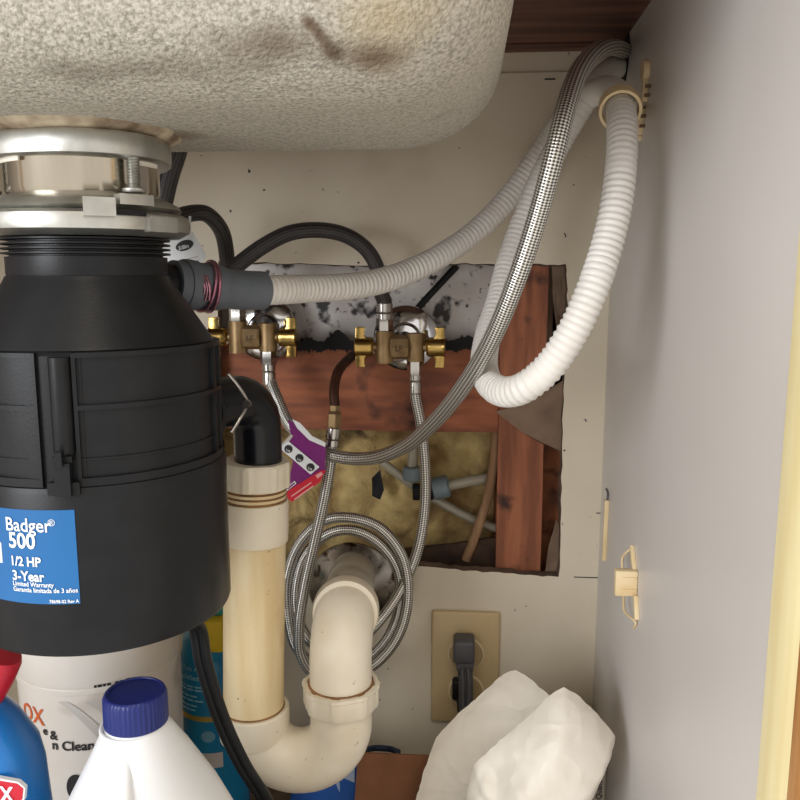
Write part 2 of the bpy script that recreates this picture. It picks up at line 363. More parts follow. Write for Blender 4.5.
# ---------------- inside the opening
pa = P(190, 240, YW); pb = P(600, 600, YW)
lo = V((pa.x, YW+.012, pb.z)); hi = V((pb.x, YW+.115, pa.z))
bm = bmesh.new(); bm_box(bm, lo, hi); bm.faces.ensure_lookup_table()
ff = [f for f in bm.faces if f.calc_center_median().y < lo.y+.001]; bmesh.ops.delete(bm, geom=ff, context='FACES')
r = bmesh.ops.solidify(bm, geom=list(bm.faces), thickness=.004)
struct(frombm('wall_cavity', bm, M_cavity), 'dark cavity behind the opening')
ZM = P(400, 345, .82).z
def wavyboard(name, x0, x1, y0, y1, z0, z1, m, amp=.0012):
    bm = bmesh.new(); bm_box(bm, (x0, y0, z0), (x1, y1, z1)); bmesh.ops.subdivide_edges(bm, edges=list(bm.edges), cuts=9, use_grid_fill=True)
    for v in bm.verts: v.co += V((noise.noise(v.co*60), noise.noise(v.co*60+V((5, 5, 5))), noise.noise(v.co*60+V((9, 1, 4)))))*amp
    return frombm(name, bm, m)
q0 = P(228, 300, .83); q1 = P(506, 300, .83)
tag(wavyboard('metal_sheet', q0.x-.02, q1.x, .834, .836, ZM-.01, P(400, 250, .83).z, M_metal_sheet, .0016), 'mould-spotted grey metal sheet behind the two valves', 'metal sheet')
q0 = P(224, 400, .82); q1 = P(498, 432, .82)
tag(wavyboard('timber_blocking', q0.x-.01, q1.x, .818, .856, q1.z, ZM, M_block, .0012), 'wide red-brown timber block running across below the valves', 'timber')
q0 = P(499, 400, .815); q1 = P(540, 571, .815)
tag(wavyboard('timber_stud', q0.x, q1.x, .813, .90, q1.z-.012, P(500, 250, .815).z, M_stud, .0008), 'upright red-brown timber stud in the wall opening', 'timber')
q0 = P(541, 300, .83); q1 = P(553, 300, .83)
tag(wavyboard('grey_batten', q0.x, q1.x, .828, .84, P(545, 372, .83).z, P(545, 255, .83).z, M_paper, .001), 'narrow weathered grey batten right of the upright stud', 'batten')
q0 = P(540, 500, .85); q1 = P(575, 500, .85)
tag(wavyboard('sheathing_board', q0.x, q1.x, .852, .862, P(550, 590, .85).z, P(550, 440, .85).z, mat('stained_sheathing', (176, 108, 70), (100, 64, 48), .85, scale=26, bump=.4, spots=[((36, 26, 24), 22, .52, .62)]), .004), 'dark stained board right of the stud, low in the opening', 'board')
# dark tar edge along the blocking
bm = bmesh.new(); pts = []
for i in range(121):
    px = 262+i*(498-262)/120; h = 3+5*abs(noise.noise(V((px*.06, 0, 0))))+5*abs(noise.noise(V((px*.31, 7, 0)))) + (12*max(0, 1-abs(px-338)/13)) + (5*max(0, 1-abs(px-468)/16)); d = 3+10*abs(noise.noise(V((px*.045, 3, 0))))+9*abs(noise.noise(V((px*.27, 5, 0))))
    pts.append((px, 345-h, 345+d))
vt = [bm.verts.new(P(a, b, .8165)) for a, b, c in pts]; vb = [bm.verts.new(P(a, c, .8165)) for a, b, c in pts]
for i in range(120): bm.faces.new((vt[i], vt[i+1], vb[i+1], vb[i]))
r = bmesh.ops.extrude_face_region(bm, geom=list(bm.faces))
for g in r['geom']:
    if isinstance(g, bmesh.types.BMVert): g.co.y += .004
tag(frombm('tar_paper', bm, M_dark), 'ragged black tar paper strip along the top of the timber block', 'paper')
# insulation: lumpy batt
nx, nz_ = 60, 44; A = P(222, 425, .87); B = P(492, 600, .87); vts = []; fcs = []
for j in range(nz_+1):
    for i in range(nx+1):
        x = A.x+(B.x-A.x)*i/nx; z = A.z+(B.z-A.z)*j/nz_; p = V((x, 0, z))
        d = .020*noise.noise(p*26)+.010*noise.noise(p*60+V((3, 0, 0)))+.0015*noise.noise(p*160)
        vts.append(V((x, .868+d, z)))
for j in range(nz_):
    for i in range(nx): a = j*(nx+1)+i; fcs.append((a, a+1, a+nx+2, a+nx+1))
bm = bmesh.new(); bv = [bm.verts.new(v) for v in vts]
for f in fcs: bm.faces.new([bv[i] for i in f])
r = bmesh.ops.extrude_face_region(bm, geom=list(bm.faces))
for g in r['geom']:
    if isinstance(g, bmesh.types.BMVert): g.co.y = .905
o = frombm('insulation_batt', bm, M_insul, None, 60)
tag(o, 'lumpy yellow-brown glass wool behind the hoses', 'insulation')
def scrap(name, px, Y, label, m, th=.0012, curl=.006):
    pts = [P(a, b, Y) for a, b in px]; pts = [p+V((0, curl*noise.noise(p*50), 0)) for p in pts]
    bm = bmesh.new(); vs_ = [bm.verts.new(p) for p in pts]; bm.faces.new(vs_); bmesh.ops.triangulate(bm, faces=list(bm.faces)); bmesh.ops.subdivide_edges(bm, edges=list(bm.edges), cuts=3, use_grid_fill=True)
    for v in bm.verts: v.co.y += .004*noise.noise(v.co*90)
    r = bmesh.ops.extrude_face_region(bm, geom=list(bm.faces))
    for g in r['geom']:
        if isinstance(g, bmesh.types.BMVert): g.co.y += th
    return tag(frombm(name, bm, m), label, 'paper')
scrap('paper_scrap', [(496, 412), (530, 402), (564, 380), (562, 452), (540, 442), (524, 434)], .8045, 'torn grey-brown wallboard paper flap across the stud under the white hose', M_paper)
scrap('paper_scrap', [(548, 545), (556, 520), (562, 545), (566, 536), (563, 570), (545, 572)], .812, 'small torn paper shred at the lower right corner of the opening', M_paper)
scrap('paper_scrap', [(552, 266), (566, 266), (566, 330), (558, 345), (553, 300)], .813, 'thin torn paper shred at the upper right corner of the opening', M_paper)
scrap('paper_scrap', [(395, 552), (440, 546), (470, 540), (496, 538), (496, 575), (440, 572), (395, 572)], .835, 'dark brown paper heap along the bottom of the opening', mat('dark_paper', (84, 62, 48), (52, 38, 32), .9, scale=40, bump=.5), .004, .012)
scrap('paper_scrap', [(372, 478), (380, 470), (384, 490), (380, 500), (372, 496)], .845, 'small black shred hanging in the glass wool', M_dark, .002)
# tubes and fittings in the opening
tube('branch_cable', [P(496, 430, .835), P(494, 460, .832), P(487, 500, .83), P(477, 530, .828), P(466, 560, .83)], .0052, M_stick, None, 12)
tag(bpy.data.objects['branch_cable'], 'pale brown stick-like cable curving down beside the stud', 'cable')
t = thing('tube_fitting', P(425, 478, .845), 'blue-grey plastic coupling with clear tubes in the glass wool', 'pipe fitting')
tube('clear_tube', [P(382, 462, .846), P(420, 490, .846), P(470, 518, .848), P(496, 528, .85)], .005, M_pex, t, 12)
tube('clear_tube', [P(446, 486, .838), P(470, 481, .84), P(490, 478, .845)], .006, M_pex, t, 12)
tube('clear_tube', [P(414, 436, .85), P(413, 455, .846), P(412, 470, .843)], .006, M_pex, t, 12)
lathe('coupling', [(.011, 0), (.012, .001), (.012, .016), (.010, .018)], P(433, 489, .838), P(452, 485, .838)-P(433, 489, .838), M_joint, t, 20)
lathe('coupling_body', [(.009, 0), (.009, .022)], P(413, 492, .84), (1, 0, .05), M_dark, t, 20)
lathe('coupling', [(.009, 0), (.010, .001), (.010, .014), (.009, .015)], P(412, 480, .84), (0, 0, 1), M_joint, t, 20)
tag(tube('thin_black_cable', [P(457, 266, .83), P(440, 284, .826), P(418, 308, .822), P(408, 320, .822)], .0035, M_cord, None, 10), 'thin black cable slanting down behind the right-hand valve', 'cable')

# ================================================================== SINK
ZS = P(88, 132, .46).z
def rounded_box(name, c, h, r, m, n=26, parent=None):
    bm = bmesh.new(); bmesh.ops.create_cube(bm, size=2); bmesh.ops.subdivide_edges(bm, edges=list(bm.edges), cuts=n, use_grid_fill=True)
    for v in bm.verts:
        # concentrate the grid near the corners
        p = V([math.copysign(abs(x)**.5, x) for x in v.co]); p = V((p.x*h[0], p.y*h[1], p.z*h[2]))
        i = V([max(-(hh-rr), min(hh-rr, x)) for x, hh, rr in zip(p, h, r)]); d = p-i
        L = math.sqrt(sum((a/b)**2 for a, b in zip(d, r)))
        if L > 1e-9: d = d/L
        v.co = V(c)+i+d
    return frombm(name, bm, m, parent, 60)
XS1 = P(510, 5, .44).x; YS0, YS1 = .335, .60
t = thing('sink_basin', ((XL+XS1)/2, (YS0+YS1)/2, ZS), 'kitchen sink bowl seen from below, with rough grey-beige sprayed coating', 'sink')
hz = ZT-ZS+.03
rounded_box('bowl', ((XL+.06+XS1)/2, (YS0+YS1)/2, ZS+hz/2), ((XS1-XL-.06)/2, (YS1-YS0)/2, hz/2), (.068, .068, .050), M_sink, 26, t)

# ================================================================== DISPOSAL
DY = .465
C = P(88, 250, DY); C.z = 0
toC = V((-C.x, -C.y, 0)).normalized(); rgt = V((-toC.y, toC.x, 0))
if rgt.x < 0: rgt = -rgt
def zf(py, R, px=88):              # height of a feature seen on the near side of the cylinder
    q = C+toC*R; d = ray(px, py); return (CAM+d*(q.y/d.y)).z
def on(theta, R, z): return V((C.x, C.y, z))+toC*(R*math.cos(theta))+rgt*(R*math.sin(theta))
def th(px, R, py=400):                     # angle on the cylinder for an image column
    d = ray(px, py); d = V((d.x, d.y, 0)).normalized(); cx_ = d.dot(rgt)*1.0
    # intersect the plan ray with the circle
    b = -(d.dot(V((C.x, C.y, 0)))); c_ = C.x**2+C.y**2-R*R; disc = max(0, b*b-c_); tt = -b-math.sqrt(disc); p = d*tt-V((C.x, C.y, 0))
    return math.atan2(p.dot(rgt), p.dot(toC))
def arc(name, R0, R1, t0, t1, z0, z1, m, parent, n=None, skew=0):
    n = n or max(2, int(abs(t1-t0)/.06)); verts = []; faces = []
    for i in range(n+1):
        a = t0+(t1-t0)*i/n
        verts += [on(a, R0, z0), on(a, R1, z0), on(a, R1, z1), on(a, R0, z1)]
    for i in range(n):
        for k in range(4): faces.append((i*4+k, i*4+(k+1) % 4, i*4+4+(k+1) % 4, i*4+4+k))
    faces.append((0, 3, 2, 1)); faces.append((n*4, n*4+1, n*4+2, n*4+3))
    return pyd(name, verts, faces, m, parent)
RB = .0757; RU = .0735
zb_ = zf(655, RB); zmid = zf(484, RU); zup = zf(352, RU); zneck = zf(276, .044); zth0 = zf(236, .044)
D = thing('garbage_disposal', V((C.x, C.y, zb_)), 'black garbage disposal hanging under the sink, with a blue label', 'garbage disposal')
lathe('lower_body', [(.0, zb_+.004), (.055, zb_), (RB-.004, zb_), (RB-.001, zb_+.0015), (RB, zb_+.004), (RB, zmid-.004), (RB-.001, zmid-.001), (RB-.004, zmid), (.02, zmid)], (C.x, C.y, 0), (0, 0, 1), M_black, D, 96)
lathe('upper_body', [(.02, zmid-.002), (RU-.002, zmid-.002), (RU-.002, zup-.002), (RU-.004, zup), (.0700, zup+.0005), (.0685, zup+.003), (.047, zneck-.003), (.0455, zneck), (.02, zneck)], (C.x, C.y, 0), (0, 0, 1), M_black, D, 96)
prof = [(.02, zneck-.002), (.0445, zneck-.001), (.0450, zneck+.001), (.0450, zf(256, .044))]
zz = zf(256, .044); dz = (zth0-zz)/4
for i in range(4): prof += [(.0425, zz+dz*(i+.1)), (.0425, zz+dz*(i+.4)), (.0470, zz+dz*(i+.55)), (.0470, zz+dz*(i+.9))]
prof += [(.043, zth0), (.0395, zth0+.001), (.01, zth0+.001)]
lathe('threaded_neck', prof, (C.x, C.y, 0), (0, 0, 1), M_black, D, 96)
# moulded ribs of the upper body
def rib(x0, x1, y0, y1, dr=.0024, nm='rib'):
    R = RU-.002; t0, t1 = th(x0, R), th(x1, R); return arc(nm, R-.001, R+dr, t0, t1, zf(y1, R), zf(y0, R), M_black, D)
HP = math.pi/2
for (y0, y1) in ((352, 357), (404, 409), (457, 459), (476, 484)):
    R = RU-.002; dr = .0024 if y0 != 457 else .001
    arc('rib', R-.001, R+dr, th(74, R), HP*1.15, zf(y1, R), zf(y0, R), M_black, D)
    arc('rib', R-.001, R+dr, -HP, th(38, R), zf(y1, R), zf(y0, R), M_black, D)
for x0, x1 in ((74, 78), (36, 39), (211.5, 213), (217, 219.5)): rib(x0, x1, 352, 484)
rib(81, 82.5, 357, 476, .0006); rib(26, 35, 357, 476, .0012)
R = RU-.002
lathe('tie_bolt', [(.0, 0), (.005, 0), (.0055, .002), (.0055, zf(356, R)-zf(452, R))], on(th(62, R), R+.001, zf(452, R)), (0, 0, 1), M_black, D, 16)
for a, b, c, d_, dr in ((53, 71, 452, 458, .007), (55, 69, 458, 490, .009), (46, 76, 478, 490, .006), (58, 64, 446, 460, .012)):
    arc('clasp', R-.001, R+dr, th(a, R), th(b, R), zf(d_, R), zf(c, R), M_black, D, 4)
# label
RL = RB+.0004
arc('label', RB-.001, RL, th(-60, RB, 550), th(77, RB, 550), zf(598, RB, 40), zf(506, RB, 40), M_blue, D, 24)
lab = D.children[-1]
lx0, ly0 = th(5, RL), zf(530, RL)
def labfn(px, py):
    t0 = th(px, RL, 550); z0 = zf(py, RL, 30)
    return lambda x, y: on(t0+x/RL, RL+.0005, z0+y)
for body, px, py, size, bold in (('Badger', 8, 527, .0104, .0002), ('500', 10, 543.5, .0118, .0005), ('1/2 HP', 10, 561, .0072, .0003), ('3-Year', 11, 575.5, .0076, .0003), ('Limited Warranty', 11, 581, .0036, .0001), ('Garantía limitada de 3 años', 11, 586.5, .0036, .0001), ('78698-02 Rev A', 46, 596.5, .0026, .00008)):
    text('label_text', body, size, labfn(px, py), M_white, lab, bold, .9)
lg = text('label_text', '®', .005, labfn(50, 521), M_white, lab, 0)
arc('label_emblem', RL, RL+.0004, th(-25, RL, 550), th(2, RL, 550), zf(560, RL, 5), zf(540, RL, 5), M_white, lab, 6)
# mounting assembly (steel)
zr0, zr1 = zf(232, .055), zf(210, .055); zr2 = zf(190, .055); zc1 = zf(150, .043); zp = ZS-.001
Mt = thing('sink_mount', V((C.x, C.y, zr0)), 'zinc and steel mounting rings clamping the disposal to the sink drain', 'mounting ring')
lathe('lower_ring', [(.040, zr0-.001), (.053, zr0-.001), (.0585, zr0+.002), (.0595, zr0+.006), (.0585, zr1-.001), (.055, zr1+.001), (.040, zr1+.001)], (C.x, C.y, 0), (0, 0, 1), M_zinc, Mt, 72, 40)
lathe('upper_ring', [(.040, zr1+.001), (.0530, zr1+.0015), (.0555, zr1+.0035), (.0535, zr2-.004), (.047, zr2-.001), (.040, zr2)], (C.x, C.y, 0), (0, 0, 1), M_zinc, Mt, 72, 40, ang=lambda a, h: 1+.02*math.sin(3*a))
lathe('drain_sleeve', [(.041, zr1), (.0415, zr2+.001), (.0425, zr2+.003), (.0425, zc1-.002), (.0435, zc1), (.041, zp), (.03, zp)], (C.x, C.y, 0), (0, 0, 1), M_steel, Mt, 72, 40)
lathe('clamp_plate', [(.040, zc1-.003), (.0505, zc1-.003), (.0520, zc1-.002), (.0525, zc1+.001), (.0525, zp-.006), (.051, zp-.004), (.045, zp-.003), (.036, zp-.003)], (C.x, C.y, 0), (0, 0, 1), M_zinc, Mt, 72, 40, ang=lambda a, h: 1+.05*math.sin(3*a+.6))
lathe('putty_ring', [(.036, zp-.005), (.048, zp-.004), (.054, zp-.001), (.056, zp+.002), (.03, zp+.003)], (C.x, C.y, 0), (0, 0, 1), M_putty, Mt, 64, 40, ang=lambda a, h: 1+.07*noise.noise(V((3*math.cos(a), 3*math.sin(a), 1)))+.02*noise.noise(V((12*math.cos(a), 12*math.sin(a), 1))))
arc('latch_tab', .055, .0622, th(83, .057, 205), th(113, .057, 205), zf(216, .057), zf(197, .057), M_zinc, Mt, 6)
arc('ear', .053, .0628, th(143, .057, 205), th(168, .057, 205), zf(230, .057), zf(214, .057), M_zinc, Mt, 6)
arc('ear', .050, .0605, th(118, .057, 205), th(150, .057, 205), zf(203, .057), zf(192, .057), M_zinc, Mt, 6)
arc('slot', .055, .0598, th(113, .057, 205), th(143, .057, 205), zf(214, .057), zf(208, .057), M_dark, Mt, 6)
for a, nm in ((th(135, .050, 205), 'a'), (th(135, .050, 205)+2.09, 'b'), (th(135, .050, 205)-2.09, 'c')):
    base = on(a, .0500, zf(188, .05)); hgt = zc1-base.z+.001
    pr = []
    nth = 14
    for i in range(nth): pr += [(.0031, hgt*i/nth), (.0037, hgt*(i+.5)/nth)]
    pr.append((.0031, hgt))
    lathe('threaded_rod', pr, base, (0, 0, 1), M_zinc, Mt, 14, 60)
    lathe('screw_head', [(.006, 0), (.0065, .001), (.0065, .002), (.004, .0035)], base-V((0, 0, .001)), (0, 0, 1), M_zinc, Mt, 16)
# scraps of putty paper
for x0, x1, y0, y1 in ((4, 22, 148, 160), (96, 124, 146, 154), (140, 158, 152, 160)):
    arc('putty_scrap', .0440, .0452, th(x0, .0445, 205), th(x1, .0445, 205), zf(y1, .0445), zf(y0, .0445), M_bag, Mt, 6)

# ---------------- dishwasher inlet boot with spring clamp
b0 = on(math.radians(62), .060, P(190, 283, .50).z); b1 = P(225, 287, .535); b2 = P(269, 290, .57)
pth = [P(172, 284, .515), P(190, 285.5, .525), P(208, 286.5, .535), P(219, 288, .54), P(242, 290, .552), P(262, 290.5, .565)]
G = thing('rubber_connector', pth[0], 'grey rubber connector joining the white hose to the disposal', 'connector')
def boot(s, tot=[0]): return .0156 if s < .034 else (.0156-(s-.034)/.006*.0020 if s < .040 else .0136)
tube('boot', pth, boot, M_rubber, G, 28, .002)
p_in = V((C.x, C.y, pth[0].z)); di = (pth[0]-p_in).normalized(); tube('inlet_tube', [p_in+di*.042, pth[0].lerp(p_in, .25), pth[0], pth[0].lerp(pth[1], .5)], .0125, M_black, D, 24)
lathe('inlet_rim', [(.010, -.004), (.0168, -.003), (.0172, 0), (.0168, .006), (.010, .007)], P(186, 285, .523), pth[1]-pth[0], M_rubber, G, 28)
ax = (pth[3]-pth[2]).normalized(); s1 = ax.cross(V((0, 0, 1))).normalized(); s2 = s1.cross(ax)
loop = []
for i in range(46):
    a = -2.2+i/45*(2*math.pi*1.75); loop.append(P(204, 286, .533)+ax*(.0035*math.sin(i/45*math.pi)+.005*i/45-.002)+(s1*math.cos(a)+s2*math.sin(a))*.0170)
e = loop[-1]; loop.append(e+ax*.006-s1*.004*0+s2*.003)
tube('spring_clamp', loop, .0013, M_wire, G, 10, .002)
for k in (-.004, .001, .005): tube('clamp_finger', [P(203+k*600, 276, .517), P(207+k*500, 288, .515), P(204+k*900, 300, .518)], .0012, M_wire, G, 8)

# ---------------- black discharge elbow
TX = P(253.5, 706, .60); ZU = P(292, 712, .60).z
tp = V((P(258.5, 466, .60).x, .60, P(258, 466, .60).z))
el_z = P(255, 400, .58).z
el0 = V((C.x, C.y, 0)); dd = V((tp.x-C.x, tp.y-C.y, 0)); dist = dd.length; dd.normalize()
E = thing('discharge_elbow', tp, 'glossy black plastic elbow from the disposal down into the drain pipe', 'elbow')
pts = [V((C.x, C.y, el_z))+dd*.072, V((C.x, C.y, el_z))+dd*(dist-.03)]
cc = V((C.x, C.y, el_z))+dd*(dist-.026)
for i in range(1, 8):
    a = i/8*HP; pts.append(cc+dd*(.026*math.sin(a))+V((0, 0, -.026*(1-math.cos(a)))))
pts += [V((tp.x, tp.y, el_z-.03)), V((tp.x, tp.y, tp.z-.012))]
tube('elbow_pipe', pts, .0185, M_blacksh, E, 32, .003)
arc_t = math.atan2(dd.dot(rgt), dd.dot(toC))
lathe('flange', [(.018, 0), (.030, 0), (.030, .004), (.019, .005)], V((C.x, C.y, el_z))+dd*.078, dd, M_black, E, 32)
tube('wire_bail', [P(228, 374, .535), P(238, 386, .54), P(247, 403, .548), P(240, 418, .54), P(231, 432, .535)], .0014, M_nut, E, 8)
lathe('bail_screw', [(.0, -.002), (.003, -.0015), (.003, .002)], P(247, 404, .546), (0, -1, 0), M_nut, E, 12)

# ================================================================== P-TRAP
T = thing('drain_trap', V((TX.x, .60, ZU-.055)), 'aged cream plastic drain pipe with a U-shaped trap and slip nut', 'drain trap')
RP = .0246
X2 = P(341, 690, .60).x; UR = (X2-TX.x)/2; xc = (TX.x+X2)/2
zt_ = P(258, 480, .60).z
lathe('stand_pipe', [(.015, ZU-.002), (RP, ZU-.002), (RP, zt_), (.015, zt_)], (TX.x, .60, 0), (0, 0, 1), M_pvc, T, 40)
zz0, zz1 = P(258, 485, .60).z, P(258, 460, .60).z
def lug(n, depth, sharp=9): return lambda a, h: 1+depth*(1 if math.cos(n*a) > .72 else 0)
stand_nut = lathe('slip_nut', [(.019, zz0), (.0262, zz0), (.0262, zz1-.002), (.025, zz1), (.018, zz1)], (TX.x, .60, 0), (0, 0, 1), M_pvcw, T, 72, 30, ang=lug(8, .05))
pr = [(.020, P(258, 500, .60).z)]
za_, zb2 = P(258, 500, .60).z, zz0
for i in range(3): pr += [(.0240, za_+(zb2-za_)*(i+.1)/3), (.0254, za_+(zb2-za_)*(i+.5)/3), (.0240, za_+(zb2-za_)*(i+.9)/3)]
pr.append((.020, zb2)); lathe('thread', pr, (TX.x, .60, 0), (0, 0, 1), M_brownring, T, 40)
z0, z1 = P(258, 540, .60).z, P(258, 499, .60).z
lathe('collar', [(.0235, z0), (.0264, z0+.0005), (.0266, z1-.003), (.0258, z1), (.020, z1)], (TX.x, .60, 0), (0, 0, 1), M_pvcw, T, 40)
z0, z1 = ZU-.022, P(256, 706, .60).z
# U bend
up_ = []
for i in range(25):
    a = math.pi+math.pi*i/24; up_.append(V((xc+UR*math.cos(a), .60, ZU-.006+UR*math.sin(a))))
path = [V((TX.x, .60, ZU+.003))]+up_+[V((X2, .60, ZU+.018))]
vv, fc, uv = tube_data(path, .0252, 36); pyd('u_bend', vv, fc, M_pvcw, T, uv)
lathe('socket', [(.0235, ZU-.022), (.0280, ZU-.021), (.0292, ZU-.012), (.0292, z1-.001), (.0280, z1), (.0235, z1)], (TX.x, .60, 0), (0, 0, 1), M_pvcw, T, 40)
lathe('residue_ring', [(.022, z1-.001), (.0260, z1-.001), (.0252, z1+.0012), (.022, z1+.0014)], (TX.x, .60, 0), (0, 0, 1), M_brownring, T, 40)
n0, n1 = P(341, 704, .60).z, P(341, 682, .60).z
lathe('slip_nut', [(.022, n0), (.0286, n0), (.0294, n0+.002), (.0294, n1-.004), (.0303, n1-.003), (.0303, n1), (.0268, n1), (.0245, n1-.003), (.022, n1-.003)], (X2, .60, 0), (0, 0, 1), M_pvcw, T, 72, 30, ang=lug(8, .045))
lathe('residue_ring', [(.022, n1-.004), (.0272, n1-.003), (.0266, n1+.0008), (.022, n1+.001)], (X2, .60, 0), (0, 0, 1), M_brownring, T, 40)
# the stand pipe leans slightly to the right
piv = V((TX.x, .60, ZU)); LEAN = math.radians(2.0); rotm = Matrix.Translation(piv) @ Matrix.Rotation(LEAN, 4, 'Y') @ Matrix.Translation(-piv)
for ch in list(T.children):
    if ch.name.split('.')[0] in ('stand_pipe', 'thread', 'collar') or ch.name == stand_nut.name: ch.data.transform(rotm)
# trap arm elbow into the wall
za2 = P(345, 606, .64).z; zw = P(352, 574, .80).z
bend = .034
path = [V((X2, .60, n0)), V((X2, .60, za2-bend))]
for i in range(1, 13):
    a = i/12*HP*.93; path.append(V((X2, .60+bend*(1-math.cos(a)), za2-bend+bend*math.sin(a))))
vv, fc, uv = tube_data(path, .0252, 36); pyd('arm_elbow', vv, fc, M_pvcw, T, uv)
endp = path[-1]; wall_p = V((P(352, 574, .80).x, .815, zw)); dirn = (wall_p-endp).normalized()
lathe('elbow_hub', [(.023, -.010), (.0270, -.009), (.0281, -.004), (.0281, .010), (.0245, .012), (.02, .012)], endp, dirn, M_pvcw, T, 40)
lathe('arm_pipe', [(.0232, 0), (.0232, (wall_p-endp).length)], endp, dirn, mat('grey_pvc', (196, 190, 176), (170, 162, 146), .5, scale=30), T, 40)
es = thing('escutcheon', V((wall_p.x, .80, zw)), 'large pitted chrome wall plate around the drain pipe', 'wall plate')
lathe('plate', [(.0245, .016), (.027, .0155), (.033, .010), (.044, .0045), (.0475, .0015), (.048, -.0005), (.046, -.001), (.0245, .012)], V((wall_p.x+.001, .797, zw-.012)), (0, -1, 0), M_chrome_rust, es, 48, close=False)

# ================================================================== VALVES
def valve(cx, cy, label, Y=.765):
    c = P(cx, cy, Y); t = thing('shutoff_valve', c, label, 'valve', 'dual outlet shutoff valves'); s = 800/ (Y/0.001*1.0) * .001
    k = Y/800                     # metres per pixel at the valve
    L = c+V((-15.5*k, 0, 0)); Rr = c+V((15.5*k, 0, 0)); 
    lathe('body', [(.002, -.002), (9.2*k, -.002), (9.2*k, 30*k)], L+V((0, 0, -14*k)), (0, 0, 1), M_brass, t, 24)
    lathe('body', [(.002, 0), (9.2*k, 0), (9.2*k, 28*k), (.002, 28*k)], Rr+V((0, 0, -14*k)), (0, 0, 1), M_brass, t, 24)
    # hexagonal middle
    pr = lathe('hex_block', [(.001, -9*k), (11.5*k, -9*k), (12.5*k, -7*k), (12.5*k, 7*k), (11.5*k, 9*k), (.001, 9*k)], c+V((0, -.001, 0)), (1, 0, 0), M_brass, t, 8, 20)
    b = c+V((-4*k, -.0135, -3*k))
    text('cast_letters', 'LF', 8*k, lambda x, y: b+V((x, 0, y)), mat('dark_brass', (86, 58, 34), None, .6), t, .0002)
    lathe('stub', [(7*k, 0), (7*k, .06)], c+V((0, 0, 0)), (0, 1, 0), M_brass, t, 20)
    for sgn, px in ((-1, L), (1, Rr)):
        base = px+V((sgn*8*k, 0, 0))
        lathe('stem', [(4.5*k, -2*k), (4.5*k, 6*k)], base, (sgn, 0, 0), M_brass, t, 16)
        h = lathe('handle', [(2*k, 3*k), (7.5*k, 3*k), (9.5*k, 5*k), (10*k, 8*k), (9.6*k, 18*k), (10.4*k, 21*k), (9*k, 22*k), (2*k, 22*k)], base, (sgn, 0, 0), M_brass_sh, t, 24)
        for zs in (1, -1):
            ol = [(4, 5), (9, 7), (12, 11), (12, 17), (11, 20), (21, 20), (21.5, 6), (21.5, 0), (4, 0)] 
            tilt = .0
            pts = [base+V((sgn*a*k, -4.5*k, zs*bz*k)) for a, bz in ol]
            prism('wing', pts, V((0, 9*k, 0)), M_brass_sh, h, .0005)
    # nuts
    def nut(o, d, z0, n=6):
        lathe('compression_nut', [(4*k, 0), (8*k, 0), (8.6*k, 1.5*k), (8.6*k, 13*k), (7.6*k, 15*k), (4*k, 15*k)], o, d, M_nut, t, n, 25)
        lathe('nut_collar', [(4*k, 15*k), (6.5*k, 15*k), (6.5*k, 18*k), (4*k, 18*k)], o, d, M_nut, t, 20)
    nut(L+V((0, 0, 15*k)), (0, 0, 1), 0); nut(Rr+V((0, 0, -13*k)), (0, 0, -1), 0)
    e = lathe('wall_flange', [(8*k, .012), (14*k, .011), (17*k, .006), (26*k, .0045), (31*k, .002), (34*k, -.001), (34.5*k, -.003), (31*k, -.0035), (8*k, .006)], c+V((3*k, .036, 6*k)), (0, -1, 0), M_chrome, t, 48, close=False)
    return c, L, Rr, k
c1, L1, R1, k1 = valve(253, 337, 'brass twin valve with chrome wall flange, partly behind the disposal')
c2, L2, R2, k2 = valve(400, 347, 'brass twin valve with chrome wall flange and two brass wing handles, right of centre')

# ================================================================== HOSES
def hose(name, pts, r, m, label, step=.002, ferr=(), seg=16):
    t = thing(name, pts[0], label, 'hose'); tube('braided_sleeve', pts, r, m, t, seg, step)
    for p, d, rr, ln in ferr: lathe('ferrule', [(rr*.7, 0), (rr, 0), (rr, ln*.3), (rr*.88, ln*.36), (rr, ln*.45), (rr, ln*.92), (rr*.8, ln)], p, d, M_nut, t, 20)
    return t
s = R1+V((0, 0, -31*k1)); 
big = [s, s+V((0.001, 0, -.012)), P(277, 398, .755), P(289, 424, .745), P(308, 444, .735), P(335, 456, .72), P(372, 458, .70), P(405, 446, .675), P(435, 421, .635), P(465, 384, .59), P(494, 335, .553), P(518, 276, .533), P(538, 215, .525), P(553, 160, .515), P(564, 115, .52), P(576, 78, .545), P(592, 55, .59), P(610, 47, .66), PX(628, 52, XR+.004)]
hose('braided_supply_hose', big, lambda q: .0056+.0008*min(1, q/.25), B_steel, 'thick steel-braided hose sweeping up to the top right corner', .002, [(s+V((0, 0, .004)), (0, 0, -1), .0066, .022)], 20)
s2 = R2+V((0, 0, -31*k2))
Cc = (346, 592)
def ring(px, py, a, r, Y, sy=1.0): return P(px+r*math.sin(math.radians(a)), py-r*sy*math.cos(math.radians(a)), Y)
